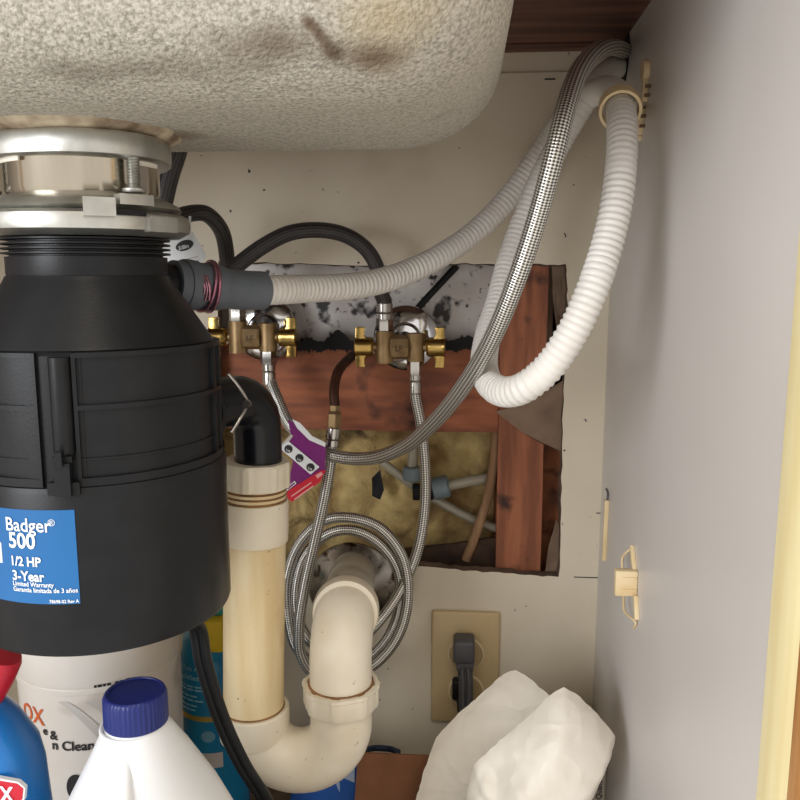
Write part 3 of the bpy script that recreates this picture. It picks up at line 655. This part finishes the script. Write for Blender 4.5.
coil = [s2, s2+V((0, 0, -.015)), P(421, 425, .765), P(425, 465, .766), P(425, 505, .766), P(419, 545, .762), P(406, 580, .755), P(388, 610, .745), P(368, 633, .738), P(345, 650, .735), P(318, 648, .738), P(300, 625, .745), P(296, 590, .75), P(306, 555, .755), P(328, 534, .758), P(352, 530, .76), P(378, 542, .762), P(397, 568, .76), P(400, 602, .757), P(388, 638, .75), P(362, 662, .745), P(325, 668, .742), P(298, 650, .744), P(288, 615, .748), P(288, 575, .75), P(302, 540, .752), P(326, 520, .754), P(352, 518, .756), P(380, 528, .757), P(402, 556, .755), P(408, 596, .75), P(398, 636, .742), P(375, 664, .735), P(345, 678, .73), P(315, 674, .725), P(301, 655, .722), P(299, 625, .72), P(304, 590, .72), P(314, 545, .722), P(324, 500, .725), P(330, 465, .728), P(332, 440, .73)]
eh = hose('braided_supply_hose', coil, .0054, B_fine, 'thinner steel-braided hose coiled around the drain pipe, hanging from the right valve', .002, [(s2+V((0, 0, .004)), (0, 0, -1), .0062, .020), (P(332, 446, .73), P(334, 428, .732)-P(332, 446, .73), .0068, .018)])
lathe('brass_fitting', [(.003, 0), (.0062, 0), (.0068, .003), (.0068, .014), (.005, .017), (.0055, .022), (.003, .023)], P(334, 429, .732), P(335, 405, .735)-P(334, 429, .732), M_brass, eh, 6, 25)
tube('copper_tail', [P(335, 408, .735), P(334, 390, .742), P(338, 372, .76), P(350, 358, .79), P(358, 352, .812)], .0048, M_copper, eh, 14)
# black faucet hoses
s = L1+V((0, 0, 31*k1))
ha = [s, s+V((0, 0, .012)), P(228, 285, .745), P(227, 258, .735), P(221, 230, .72), P(206, 214, .705), P(188, 214, .69), P(170, 222, .67), P(150, 238, .65), P(120, 242, .63)]
hose('faucet_hose', ha, .0072, B_black, 'black braided hose arching behind the disposal mounting ring', .002, [(s+V((0, 0, -.003)), (0, 0, 1), .0064, .016)])
hose('faucet_hose', [P(184, 120, .62), P(178, 150, .62), P(170, 175, .62), P(164, 200, .622), P(155, 240, .63), P(140, 262, .635)], .0072, B_black, 'short length of black hose hanging down behind the sink clamp plate')
s = L2+V((0, 0, 31*k2))
hb = [s, s+V((0, 0, .012)), P(380, 290, .76), P(377, 268, .757), P(366, 249, .752), P(345, 235, .745), P(318, 230, .738), P(290, 233, .73), P(265, 245, .722), P(244, 260, .714), P(228, 273, .705), P(208, 286, .69), P(180, 292, .67), P(140, 290, .65)]
hose('faucet_hose', hb, .0072, B_black, 'black braided hose arching left from the right valve over the white hose', .002, [(s+V((0, 0, -.003)), (0, 0, 1), .0078, .016)])
# white corrugated drain hose: up to the clip, over, down into a U and up again to the corner
clip_p = PX(648, 100, XR)
dr = [P(255, 290.5, .56), P(275, 290, .575), P(300, 289, .60), P(335, 287.5, .63), P(370, 283.5, .66), P(405, 273, .69), P(440, 256, .715), P(475, 232, .74), P(505, 202, .755), P(532, 166, .76), P(556, 130, .752), P(580, 103, .725), P(602, 90, .685), P(616, 94, .64), P(621, 112, .60), P(622, 150, .575), P(617, 200, .56), P(607, 245, .55), P(592, 290, .54), P(572, 333, .535), P(548, 368, .535), P(525, 387, .54), P(506, 392, .555), P(491, 385, .578), P(484, 366, .61), P(488, 335, .64), P(499, 300, .665), P(508, 265, .685), P(522, 225, .70), P(541, 180, .708), P(561, 140, .712), P(582, 105, .71), P(602, 78, .725), PX(624, 62, XR+.004)]
def dhr(q):
    flat = .5 if q < .18 else (.62 if .60 < q < .80 else .28)
    return .0104+.0007*flat*(1 if (q % .0046) < .0026 else -1)
t = thing('drain_hose', dr[0], 'white corrugated drain hose looping through the wall clip and down in a U', 'hose'); tube('hose', dr, dhr, M_hose, t, 22, .00115, sharp=70)
# clip holding the hose
K = thing('hose_clip', clip_p, 'cream plastic ring clip holding the white hose on the side panel', 'hose clip')
cp = P(620, 108, .605); cdir = (P(621, 125, .59)-P(616, 94, .64)).normalized()
u1 = cdir.cross(V((1, 0, 0))).normalized(); u0 = u1.cross(cdir)
pts = []
bm = bmesh.new(); rings = []
for i in range(31):
    a = math.radians(-40+i*280/30); dv = u0*math.cos(a)+u1*math.sin(a)
    rings.append([bm.verts.new(cp+dv*rr+cdir*h) for rr, h in ((.0128, -.006), (.0148, -.006), (.0148, .006), (.0128, .006))])
for i in range(30):
    for j in range(4): bm.faces.new((rings[i][j], rings[i][(j+1) % 4], rings[i+1][(j+1) % 4], rings[i+1][j]))
bm.faces.new(rings[0]); bm.faces.new(rings[-1][::-1])
frombm('ring', bm, M_clip, K)
def strapbox(name, p0, p1, w, th_, m, parent):   # strip lying on the side panel between two wall points
    d = (p1-p0).normalized(); side = d.cross(V((1, 0, 0))).normalized()*w/2; x = V((-th_, 0, 0)); off = V((-.0001, 0, 0))
    pts = [p0+side+off, p0-side+off, p1-side+off, p1+side+off]
    return prism(name, pts, x, m, parent, .0004)
yc = cp.y
def WR(y, z): return V((XR, y, z))
zc_ = cp.z
q = PX(648, 66, XR)
strapbox('strap', PX(647, 102, XR), PX(648, 72, XR), .006, .004, M_clip, K)
strapbox('strap', PX(641, 140, XR), PX(645, 108, XR), .006, .004, M_clip, K)
lathe('eyelet', [(.0035, 0), (.0075, 0), (.0075, .0045), (.0035, .0045)], PX(648, 70, XR), (-1, 0, 0), M_clip, K, 24)
for a, b in ((651, 86), (650, 95), (646, 116), (645, 126), (642, 135)): 
    g = PX(a, b, XR); box('notch_shade', g+V((-.0042, -.0015, -.0011)), g+V((-.0002, .0015, .0011)), mat('clip_shadow_slot', (110, 86, 56)), K, 0)  # raised brown blocks, coloured as the shadow inside the strap slots
prism('bridge', [PX(645, 104, XR), PX(641, 112, XR), cp+V((.0135, 0, -.006)), cp+V((.0135, 0, .002))], V((0, .006, 0)), M_clip, K)
# hole sleeve in the corner where the hoses leave
g = PX(623, 58, XR); o = lathe('hose_port', [(.030, 0), (.030, .0012)], g, (-1, 0, 0), M_dark, None, 24); tag(o, 'dark round port in the side panel where the hoses leave', 'port')

# ================================================================== tags
def flat(px, Y, tilt=0): return [P(a, b, Y) for a, b in px]
G1 = thing('hang_tag', P(305, 470, .70), 'purple and red product tag hanging on the thick braided hose', 'tag')
prism('tag_sheet', flat([(288, 420), (297, 424), (326, 446), (325, 470), (318, 474), (296, 486), (286, 492), (293, 462), (283, 445), (291, 436)], .712), V((0, .0006, 0)), M_purple, G1)
prism('tag_fold', flat([(292, 419), (300, 423), (312, 436), (326, 443), (325, 447), (309, 440), (297, 428)], .711), V((0, .0006, 0)), M_white, G1)
prism('tag_back', flat([(280, 446), (291, 434), (293, 436), (284, 449)], .711), V((0, .0006, 0)), M_tubgrey, G1)
prism('red_band', flat([(286, 492), (320, 471), (326, 470), (320, 482), (292, 502), (288, 499)], .7112), V((0, .0006, 0)), M_tagred, G1)
prism('size_strip', flat([(279.5, 448), (288, 441), (319.5, 467), (310.5, 474.5)], .7105), V((0, .0006, 0)), M_white, G1)
for px, py in ((288.5, 449), (299.5, 458), (310.5, 467.2)):
    d_ = lathe('size_dot', [(.0001, 0), (4.3*.71/800, 0), (4.3*.71/800, .0004)], P(px, py, .7103), (0, -1, 0), M_blackprint, G1, 24)
    b_ = P(px-2.8, py+1.6, .7098); text('size_number', '3/8', .0032, (lambda b: lambda x, y: b+V((x, 0, y-x*.5)))(b_), M_white, d_, 0)
for (x0, y0, x1, y1) in ((291, 496, 311, 482), (294, 499, 313, 485.5)):
    prism('print_line', flat([(x0, y0), (x1, y1), (x1+.6, y1+1.1), (x0+.6, y0+1.1)], .7108), V((0, .0003, 0)), mat('pale_pink_print', (236, 170, 170), None, .5), G1)
prism('print_patch', flat([(315.5, 475.5), (321, 472), (323, 474.5), (317.5, 478.5)], .7108), V((0, .0003, 0)), mat('pale_pink_print', (236, 170, 170)), G1)
prism('print_patch', flat([(286, 488), (294.5, 481), (296.5, 483.5), (287, 491)], .7108), V((0, .0003, 0)), M_white, G1)
prism('print_patch', flat([(287, 488.3), (294.2, 482.3), (295.2, 483.5), (288, 489.6)], .7106), V((0, .0002, 0)), M_purple, G1)
G2 = thing('size_tag', P(184, 247, .688), 'small white paper tag with a black oval, behind the disposal neck', 'tag')
prism('paper', flat([(160, 238), (192, 231), (206, 255), (203, 262), (170, 272), (158, 258)], .688), V((0, .0005, 0)), M_white, G2)
e_ = [(184.5+9*math.cos(a)*.98+2.0*math.sin(a)*.3, 245.5+5.2*math.sin(a)-9*math.cos(a)*.26) for a in [i/24*2*math.pi for i in range(24)]]
tube('tag_strap', [P(186, 234, .6885), P(189, 226, .69), P(190, 217, .681)], .0012, M_white, G2, 8)
ov = prism('oval', flat(e_, .6875), V((0, .0003, 0)), M_blackprint, G2)
b_ = P(178.2, 250.6, .6868); text('oval_text', '3/8in', .0048, lambda x, y: b_+V((x, 0, y+x*.28)), M_white, ov, .00015)
for i, (a, b, w) in enumerate(((170, 238, 14), (172, 263, 10), (186, 259, 12), (190, 262, 9))):
    prism('print_line', flat([(a, b), (a+w, b-w*.25), (a+w, b-w*.25+.9), (a, b+.9)], .6872), V((0, .0003, 0)), M_tubgrey, G2)

# ================================================================== OUTLET
oc = P(465, 665, YW); k = YW/800
O = thing('wall_outlet', V((oc.x, YW, oc.z)), 'almond plastic double wall outlet with two plugs in it', 'outlet')
p0 = P(431, 719, YW); p1 = P(500, 611, YW)
box('cover_plate', (p0.x, YW-.006, p0.z), (p1.x, YW, p1.z), M_outlet, O, .003, 3)
for py in (651, 688):
    c_ = P(466, py, YW); pr = [(.001, .0075), (.0150, .0075), (.0165, .0065), (.0165, .004)]
    f_ = lathe('receptacle', pr, V((c_.x, YW-.000, c_.z)), (0, -1, 0), M_outlet2, O, 32)
    lathe('receptacle_rim', [(.0165, .005), (.0175, .0078), (.0190, .0070), (.0190, .004)], V((c_.x, YW, c_.z)), (0, -1, 0), mat('pale_rim', (224, 206, 170), None, .4), O, 32, close=False)
P1 = thing('power_plug', P(465, 650, YW-.01), 'grey flat plug with its cord in the upper outlet socket', 'plug')
a, b = P(453, 663, .772), P(475, 641, .772)
box('plug_body', (a.x, .768, a.z), (b.x, YW-.0072, b.z), M_plug, P1, .004, 3)
prism('strain_relief', flat([(455, 660), (475, 660), (473, 672), (457, 672)], .770), V((0, .012, 0)), M_plug, P1, .001)
tube('cord', [P(465, 668, .776), P(466, 685, .772), P(466, 705, .77), P(470, 740, .765), P(480, 790, .76)], .0075, M_plug, P1, 14, squash=.6)
for dx in (-3, 3): tube('cord_ridge', [P(465+dx, 668, .770), P(466+dx, 685, .766), P(466+dx, 705, .764), P(470+dx, 740, .759)], .0022, M_plug, P1, 8)
P2 = thing('power_plug', P(456, 690, YW-.01), 'black plug in the lower outlet socket, half hidden by the grey cord', 'plug')
a, b = P(452, 700, .785), P(470, 680, .785)
box('plug_body', (a.x, .782, a.z), (b.x, YW-.0072, b.z), M_cord, P2, .003, 3)
tube('cord', [P(459, 694, .783), P(461, 712, .783), P(464, 740, .782), P(470, 780, .782)], .0035, M_cord, P2, 10)

# ================================================================== clips on the side panel
K2 = thing('cable_clip', PX(628, 583, XR), 'cream plastic cable clip with open arms stuck on the side panel', 'clip')
a = PX(618, 572, XR); b = PX(639, 597, XR)
yc2 = PX(638, 585, XR).y; a = P(616, 571, yc2); b = P(638, 597, yc2); box('pad', (a.x, yc2, b.z), (XR-.0001, yc2+.008, a.z), M_clip, K2, .0012, 2)
for dz_ in (.005, -.005): box('pad_ridge', (a.x+.005, yc2-.0012, (a.z+b.z)/2+dz_-.0008), (XR-.001, yc2+.001, (a.z+b.z)/2+dz_+.0008), M_clip, K2, .0004)
pa_ = PX(634, 546, XR); pb_ = PX(637, 572, XR); strapbox('arm', pb_, pa_, .004, .0035, M_clip, K2)
strapbox('arm', PX(639, 620, XR), PX(638, 596, XR), .004, .0035, M_clip, K2)
tube('arm_loop', [PX(634, 548, XR)+V((-.002, 0, 0)), PX(631, 558, XR)+V((-.007, 0, 0)), PX(630, 572, XR)+V((-.006, 0, 0))], .0011, M_clip, K2, 8)
tube('arm_loop', [PX(631, 597, XR)+V((-.006, 0, 0)), PX(633, 611, XR)+V((-.007, 0, 0)), PX(638, 622, XR)+V((-.002, 0, 0)), PX(635, 628, XR)+V((-.001, 0, 0))], .0011, M_clip, K2, 8)
K3 = thing('cable_clip', PX(606, 520, XR), 'thin cream plastic clip strip near the back corner of the side panel', 'clip')
strapbox('arm', PX(606, 560, XR), PX(609, 500, XR), .004, .004, M_clip, K3)
tube('arm_tip', [PX(609, 502, XR)+V((-.002, 0, 0)), PX(609, 494, XR)+V((-.001, 0, 0)), PX(607, 489, XR)+V((-.0008, 0, 0))], .001, M_plug, K3, 8)

# ================================================================== FLOOR ITEMS
# --- bleach jug
JY = .43; jc = P(136, 712, JY); jz = P(136, 712, JY-.02).z
J = thing('bleach_jug', V((jc.x, JY, 0)), 'white plastic jug with a dark blue screw cap, in front of the tub', 'jug')
zc0, zc1 = P(136, 738, JY-.018).z, P(136, 707, JY-.018).z
rc = 34.5*JY/800*1.0
def capr(a, h): return 1+.012*(1 if math.sin(44*a) > 0 else -1)
lathe('cap', [(.005, zc0), (rc, zc0), (rc*1.0, zc0+.002), (rc*.99, zc1-.003), (rc*.95, zc1-.0008), (rc*.9, zc1), (rc*.84, zc1), (rc*.82, zc1-.0006), (.001, zc1-.0006)], (jc.x, JY, 0), (0, 0, 1), M_cap, J, 176, 30, ang=lambda a, h: 1+(.012*(1 if math.sin(40*a) > 0 else -1) if zc0+.001 < h < zc1-.002 else 0))
# body: superellipse sections
def loft(name, secs, m, parent, seg=56, sharp=60):
    verts = []; faces = []
    for cx_, cy_, z, a, b, e_ in secs:
        for k in range(seg):
            t_ = 2*math.pi*k/seg; c_, s_ = math.cos(t_), math.sin(t_)
            verts.append(V((cx_+a*math.copysign(abs(c_)**(2/e_), c_), cy_+b*math.copysign(abs(s_)**(2/e_), s_), z)))
    for i in range(len(secs)-1):
        for k in range(seg): k2 = (k+1) % seg; faces.append((i*seg+k, i*seg+k2, (i+1)*seg+k2, (i+1)*seg+k))
    faces.append(tuple(range(seg))[::-1]); faces.append(tuple((len(secs)-1)*seg+k for k in range(seg)))
    return pyd(name, verts, faces, m, parent, None, sharp)
x = jc.x-.002; secs = [(x+.008, JY, .0, .068, .045, 3), (x+.008, JY, .004, .072, .050, 3.2), (x+.004, JY, zc0-.135, .072, .052, 3.2), (x+.004, JY, zc0-.11, .069, .052, 3), (x+.004, JY, zc0-.080, .0585, .050, 2.5), (x+.004, JY, zc0-.050, .0450, .043, 2.2), (x+.003, JY, zc0-.022, .0295, .031, 2.1), (x+.002, JY, zc0-.006, .0210, .0215, 2), (x+.002, JY, zc0-.001, .0170, .0170, 2), (x+.002, JY, zc0+.006, .0155, .0155, 2)]
loft('jug_body', secs, M_jug, J)
tube('moulded_ridge', [V((x+.004, JY-.0200, zc0-.012)), V((x+.007, JY-.031, zc0-.025)), V((x+.010, JY-.042, zc0-.05)), V((x+.013, JY-.049, zc0-.08)), V((x+.015, JY-.050, zc0-.13))], lambda q: .004+.05*min(q, .06), M_jug, J, 16)
tube('neck_ring', [V((x+.0185*math.cos(a), JY+.0185*math.sin(a), zc0-.003)) for a in [i/32*2*math.pi for i in range(33)]], .0012, M_jug, J, 8, smooth_path=False)
# --- white powder tub
TY = .645; tc_ = P(105, 720, TY); TR = .0690
U = thing('powder_tub', V((tc_.x, TY, 0)), 'large white round tub with orange and black lettering under the disposal', 'tub')
ztop = P(112, 640, TY-TR).z+.006; zrim = P(100, 697, TY-TR).z
lathe('tub_body', [(.001, 0), (TR*.93, 0), (TR*.95, .003), (TR*.99, zrim-.02), (TR*.99, zrim-.001), (TR*1.012, zrim), (TR*1.012, zrim+.004), (TR*.995, zrim+.006)], (tc_.x, TY, 0), (0, 0, 1), M_tub, U, 72)
lathe('lid', [(.002, zrim+.005), (TR*1.01, zrim+.005), (TR*1.02, zrim+.008), (TR*1.015, ztop-.012), (TR*.98, ztop-.003), (TR*.93, ztop), (.002, ztop-.001)], (tc_.x, TY, 0), (0, 0, 1), M_tub, U, 72)
tub_to = V((-tc_.x, -TY, 0)).normalized(); tub_r = V((-tub_to.y, tub_to.x, 0)); tub_r = tub_r if tub_r.x > 0 else -tub_r
def tubfn(px, py, R=TR*.99+.0006, slope=0):
    d = ray(px, py); d2 = V((d.x, d.y, 0)); cc_ = V((tc_.x, TY, 0)); A_ = d2.dot(d2); B_ = -2*d2.dot(cc_); C_ = cc_.dot(cc_)-R*R; tt = (-B_-math.sqrt(max(0, B_*B_-4*A_*C_)))/(2*A_)
    p = CAM+d*tt; rel = p-cc_; t0 = math.atan2(rel.dot(tub_r), rel.dot(tub_to)); z0 = p.z
    return lambda x_, y_: V((tc_.x, TY, z0+y_+x_*slope))+tub_to*(R*math.cos(t0+x_/R))+tub_r*(R*math.sin(t0+x_/R))
text('brand_letters', 'OX', .0200, tubfn(24, 716), M_orangeprint, U, .0006, .9)
text('print_words', '&', .0110, tubfn(50, 739), M_blackprint, U, .0004)
text('print_words', 'e', .0100, tubfn(43, 734), M_blackprint, U, .0004)
text('print_words', 'n Cleaner', .0115, tubfn(52, 749), M_blackprint, U, .0004)
f0 = tubfn(94, 688, TR*1.03)
for a0, a1 in ((0, .002), (.003, .006), (.007, .009), (.010, .013), (.016, .019), (.020, .022), (.025, .028)): pyd('date_code', [f0(a0, 0), f0(a1, 0), f0(a1, .0022), f0(a0, .0022)], [(0, 1, 2, 3)], M_blackprint, U)
for pa1, pa2, w in ((58, 84, 11), (84, 112, 22)):
    # pale grey swooshes printed on the tub
    f0 = tubfn(pa1, 702); verts = []; n = 10
    for i in range(n+1): s_ = i/n; verts += [f0(s_*.030, -s_*s_*.016-s_*.018), f0(s_*.030+w*.0008, -s_*s_*.016-s_*.018)]
    pyd('swoosh', verts, [(2*i, 2*i+1, 2*i+3, 2*i+2) for i in range(n)], M_tubgrey, U)
f0 = tubfn(76, 788); pyd('print_disc', [f0(0, 0)]+[f0(.008*math.cos(a), .012*math.sin(a)) for a in [i/20*2*math.pi for i in range(20)]], [(0, i+1, (i+1) % 20+1) for i in range(20)], M_blackprint, U)
# --- aerosol can
AY = .735; ac = P(215, 720, AY); AR = .033
Cn = thing('aerosol_can', V((ac.x, AY, 0)), 'teal-blue spray can with gold stripe and yellow collar, between tub and pipe', 'spray can')
zsh = P(205, 662, AY-AR).z
lathe('can_body', [(.001, 0), (AR*.96, 0), (AR, .003), (AR, zsh-.004), (AR*.98, zsh+.004), (AR*.85, zsh+.014), (AR*.62, zsh+.020), (AR*.55, zsh+.021), (.002, zsh+.021)], (ac.x, AY, 0), (0, 0, 1), M_teal, Cn, 48)
za_, zb2 = zsh+.012, zsh+.040
box('yellow_collar', (ac.x-.010, AY-.030, za_-.004), (ac.x+.020, AY+.016, zb2), M_yellow, Cn, .002)
box('teal_top', (ac.x-.019, AY-.020, zb2-.001), (ac.x+.019, AY+.02, zb2+.03), M_tealcap, Cn, .006, 3)
g = V((ac.x+.001, AY-.0302, (za_+zb2)/2)); prism('arrow_mark', [g+V((-.0015, 0, -.006)), g+V((.0015, 0, -.006)), g+V((.0025, 0, .003)), g+V((0, 0, .007)), g+V((-.002, 0, .002))], V((0, .0012, 0)), M_blackprint, Cn)
g0, g1 = P(205, 722, AY-AR).z, P(205, 717, AY-AR).z
lathe('gold_stripe', [(AR-.001, g0), (AR+.0004, g0), (AR+.0004, g1), (AR-.001, g1)], (ac.x, AY, 0), (0, 0, 1), M_gold, Cn, 48)
cn_to = V((-ac.x, -AY, 0)).normalized(); cn_r = V((-cn_to.y, cn_to.x, 0)); cn_r = cn_r if cn_r.x > 0 else -cn_r
def canfn(px, py, R=AR+.0005):
    d = ray(px, py); d2 = V((d.x, d.y, 0)); cc_ = V((ac.x, AY, 0)); A_ = d2.dot(d2); B_ = -2*d2.dot(cc_); C_ = cc_.dot(cc_)-R*R; tt = (-B_-math.sqrt(max(0, B_*B_-4*A_*C_)))/(2*A_)
    p = CAM+d*tt; rel = p-cc_; t0 = math.atan2(rel.dot(cn_r), rel.dot(cn_to)); z0 = p.z
    return lambda x_, y_: V((ac.x, AY, z0+y_))+cn_to*(R*math.cos(t0+x_/R))+cn_r*(R*math.sin(t0+x_/R))
for body, px, py, sz in (('You Are', 183, 668, .0075), ('Satisfied', 181, 675, .0075)):
    text('can_print', body, sz, canfn(px, py), mat('pale_blue_print', (150, 206, 226), None, .4), Cn, .0001)
for px, py, w in ((181, 682, .030), (182, 686, .027), (181, 691, .024), (182, 696, .028), (182, 701, .022), (183, 706, .018), (182, 731, .014), (182, 741, .017)):
    f0 = canfn(px, py)
    for a0, a1 in ((0, .3), (.36, .62), (.68, 1)):
        pyd('print_line', [f0(w*(a0+(a1-a0)*i/4), j*.0018) for j in (0, 1) for i in range(5)], [(i, i+1, 6+i, 5+i) for i in range(4)], mat('pale_blue_print', (150, 206, 226)), Cn)
f0 = canfn(201, 768); n = 8; vts = [f0(.022*i/n, j*.016-.0) for j in (0, 1) for i in range(n+1)]
pyd('print_panel', vts, [(i, i+1, n+2+i, n+1+i) for i in range(n)], M_tubgrey, Cn)
f0 = canfn(208, 737); pyd('print_emblem', [f0(0, 0)]+[f0(.007*math.cos(a), .006*math.sin(a)) for a in [i/20*2*math.pi for i in range(20)]], [(0, i+1, (i+1) % 20+1) for i in range(20)], mat('grey_blue_print', (110, 160, 180), None, .4), Cn)
# --- blue bottle with red cap at the left
WY = .46; wc = P(-2, 780, WY)
W = thing('blue_bottle', V((wc.x, WY, 0)), 'bright blue cleaner bottle with a red cap at the left edge', 'bottle')
zsh = P(10, 722, WY-.03).z
loft('bottle_body', [(wc.x, WY, 0, .028, .024, 3), (wc.x, WY, .004, .030, .026, 3), (wc.x, WY, zsh-.085, .030, .026, 3), (wc.x, WY, zsh-.05, .0285, .025, 2.8), (wc.x-.002, WY, zsh-.035, .0275, .025, 2.6), (wc.x-.006, WY, zsh-.015, .021, .020, 2.3), (wc.x-.010, WY, zsh, .013, .013, 2), (wc.x-.011, WY, zsh+.006, .011, .011, 2)], M_bluebottle, W, 40)
ca, cb = P(-18, 702, WY), P(2, 654, WY)
lathe('neck', [(.010, -.012), (.010, .006)], ca, cb-ca, M_white, W, 24)
lathe('red_cap', [(.009, 0), (.0115, .001), (.0135, .022), (.0135, .034), (.012, .038), (.003, .038)], ca, cb-ca, M_red, W, 32)
bp_ = P(-14, 799, WY-.0275)
pl = prism('logo_plate', [P(a, b, WY-.0268) for a, b in ((-20, 775), (18, 782), (25, 788), (24, 800), (16, 812), (-20, 812))], V((0, .003, 0)), M_white, W)
pl2 = prism('logo_red', [P(a, b, WY-.0273) for a, b in ((-20, 778), (17, 784), (23, 789), (22, 799), (15, 809), (-20, 809))], V((0, .003, 0)), M_red, W)
lb = P(1, 801, WY-.0279); text('logo_letter', 'X', .0140, lambda x_, y_: lb+V((x_, 0, y_)), M_white, pl2, .0008, .8)

# --- power cord of the disposal
cpts = [on(.9, .045, zb_+.003), P(197, 628, .49), P(203, 660, .495), P(213, 695, .50), P(226, 730, .505), P(243, 765, .51), P(262, 795, .52), P(280, 830, .54)]
for dx_ in (-.0028, .0028): tube('power_cord', [p+V((dx_, 0, 0)) for p in cpts], .0034, M_cord, D, 12)

# --- carton
BX = thing('carton', P(390, 790, .72)*1, 'open carton with brown inner flap and blue and pale printed side', 'box')
zb0 = P(390, 752, .70).z
fl = [P(358, 753, .70), P(427, 756, .70)]
prism('flap', [V((fl[0].x, .70, fl[0].z)), V((fl[1].x+.02, .70, fl[1].z)), V((fl[1].x+.02, .688, zb0-.07)), V((fl[0].x-.004, .688, zb0-.07))], V((0, .0022, 0)), M_card, BX)
l0 = P(311, 800, .69); 
x0_, x1_ = P(312, 790, .74).x, fl[0].x-.001
prism('printed_side', [V((x1_, .702, zb0)), V((x1_-.002, .700, 0.0)), V((x0_-.03, .760, 0.0)), V((x0_-.012, .760, zb0-.030))], V((.0015, .0015, 0)), M_boxblue, BX)
def side(s_, z): # on the printed side
    a = V((x1_, .702, z)); b = V((x0_-.02, .760, z)); return a.lerp(b, s_)+V((-.0012, -.0012, 0))
for sa, sb, za_, zb2 in ((.02, .9, .010, .035), (.25, 1, .045, .062)):
    prism('pale_print', [side(sa, zb0-za_), side(sb, zb0-za_-.008), side(sb, zb0-zb2-.012), side(sa, zb0-zb2)], V((-.0004, -.0004, 0)), M_boxlight, BX)
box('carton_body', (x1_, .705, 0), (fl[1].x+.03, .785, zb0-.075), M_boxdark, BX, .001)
tube('hollow_shade', [P(361, 752, .705), P(375, 748, .73), P(390, 749, .73), P(398, 752, .71)], .003, M_boxdark, BX, 8)  # dark tube stands in for the shade of the open carton's hollow
# --- pale carton behind the bag with sideways print
px_ = P(602, 790, .70)
KB = thing('pale_carton', V((px_.x, .70, 0)), 'pale carton with a blue corner and small sideways print, behind the white bag', 'box')
zk = P(602, 752, .70).z
box('carton_body', (px_.x-.055, .705, 0), (px_.x+.006, .78, zk), mat('pale_carton', (206, 198, 186), (196, 188, 174), .5, scale=20), KB, .006, 3)
box('blue_panel', (px_.x-.05, .7035, 0), (px_.x-.0125, .706, zk-.016), M_dkblue, KB, .0004)
bb = V((px_.x+.0005, .7042, zk-.052)); text('sideways_print', 'Quantity', .0075, lambda x_, y_: bb+V((-y_, 0, x_)), M_blackprint, KB, .0002)

# --- crumpled white bag
def pillow(name, px, Y, thick, m, parent, seed, rings_=34, lean=0, sub=5, fold=.015):
    pts = [P(a, b, Y) for a, b in px]; path = []
    for i_ in range(len(pts)):
        a_, b_2 = pts[i_], pts[(i_+1) % len(pts)]; m_ = max(2, int((b_2-a_).length/.004)); path += [a_.lerp(b_2, k_/m_) for k_ in range(m_)]
    n = len(path); c_ = sum(path, V())/n
    verts = []; faces = []
    rnd = random.Random(seed); lines = []
    for _ in range(7):
        a = rnd.uniform(0, math.pi); q = V((rnd.uniform(min(p.x for p in path), max(p.x for p in path)), 0, rnd.uniform(c_.z-.02, max(p.z for p in path)))); lines.append((math.cos(a), math.sin(a), q, rnd.uniform(-1, 1)))
    def disp(p, s_):
        d = sum(w*abs((p.x-q.x)*ca_+(p.z-q.z)*sa_) for ca_, sa_, q, w in lines)*.55
        d += .75*fold*abs(noise.noise(V((p.x*44-p.z*26, seed, (p.z+p.x)*7))))*2+.35*fold*abs(noise.noise(V((p.x*30+p.z*48, seed+4, (p.z-p.x)*9))))*2
        return .022*math.tanh(d/.022)*(1-s_**8)
    for sgn in (-1, 1):
        for r_ in range(rings_ + (1 if sgn < 0 else 0)):
            s_ = r_/rings_
            for p in path:
                q = c_.lerp(p, s_); prof = 1-s_**3; y = Y+sgn*(thick*prof)-disp(q, s_)*(1 if sgn < 0 else .4)+lean*(q.z-c_.z); e_ = 1+.0*s_
                jt = .0011*s_; verts.append(V((q.x+jt*noise.noise(q*170), y, q.z+jt*noise.noise(q*170+V((7, 7, 7))))))
    for r_ in range(rings_):
        for k in range(n): k2 = (k+1) % n; faces.append((r_*n+k, r_*n+k2, (r_+1)*n+k2, (r_+1)*n+k))
    off = (rings_+1)*n
    for r_ in range(rings_):
        for k in range(n):
            k2 = (k+1) % n; o0 = off+r_*n; o1 = off+(r_+1)*n if r_ < rings_-1 else rings_*n
            faces.append((o0+k, o1+k, o1+k2, o0+k2))
    bm = bmesh.new(); vv_ = [bm.verts.new(v) for v in verts]
    for f in faces:
        try: bm.faces.new([vv_[i] for i in f])
        except ValueError: pass
    bmesh.ops.remove_doubles(bm, verts=bm.verts, dist=.0002)
    return frombm(name, bm, m, parent, 70)
bg0 = P(520, 800, .64)
Bg = thing('plastic_bag', V((bg0.x, .64, 0)), 'crumpled white plastic bag below the wall outlet', 'bag')
pillow('rear_fold', [(414, 810), (424, 775), (436, 745), (458, 722), (485, 700), (505, 684), (518, 680), (534, 690), (552, 706), (566, 730), (572, 770), (572, 900), (560, 1010), (440, 1010), (405, 900)], .655, .024, M_bag, Bg, 1, lean=.10)
pillow('front_fold', [(466, 800), (474, 770), (500, 748), (530, 724), (552, 704), (566, 697), (578, 703), (600, 722), (618, 744), (612, 757), (594, 768), (576, 784), (562, 802), (556, 840), (550, 960), (480, 970), (462, 880)], .610, .020, M_bag, Bg, 5, lean=.12)
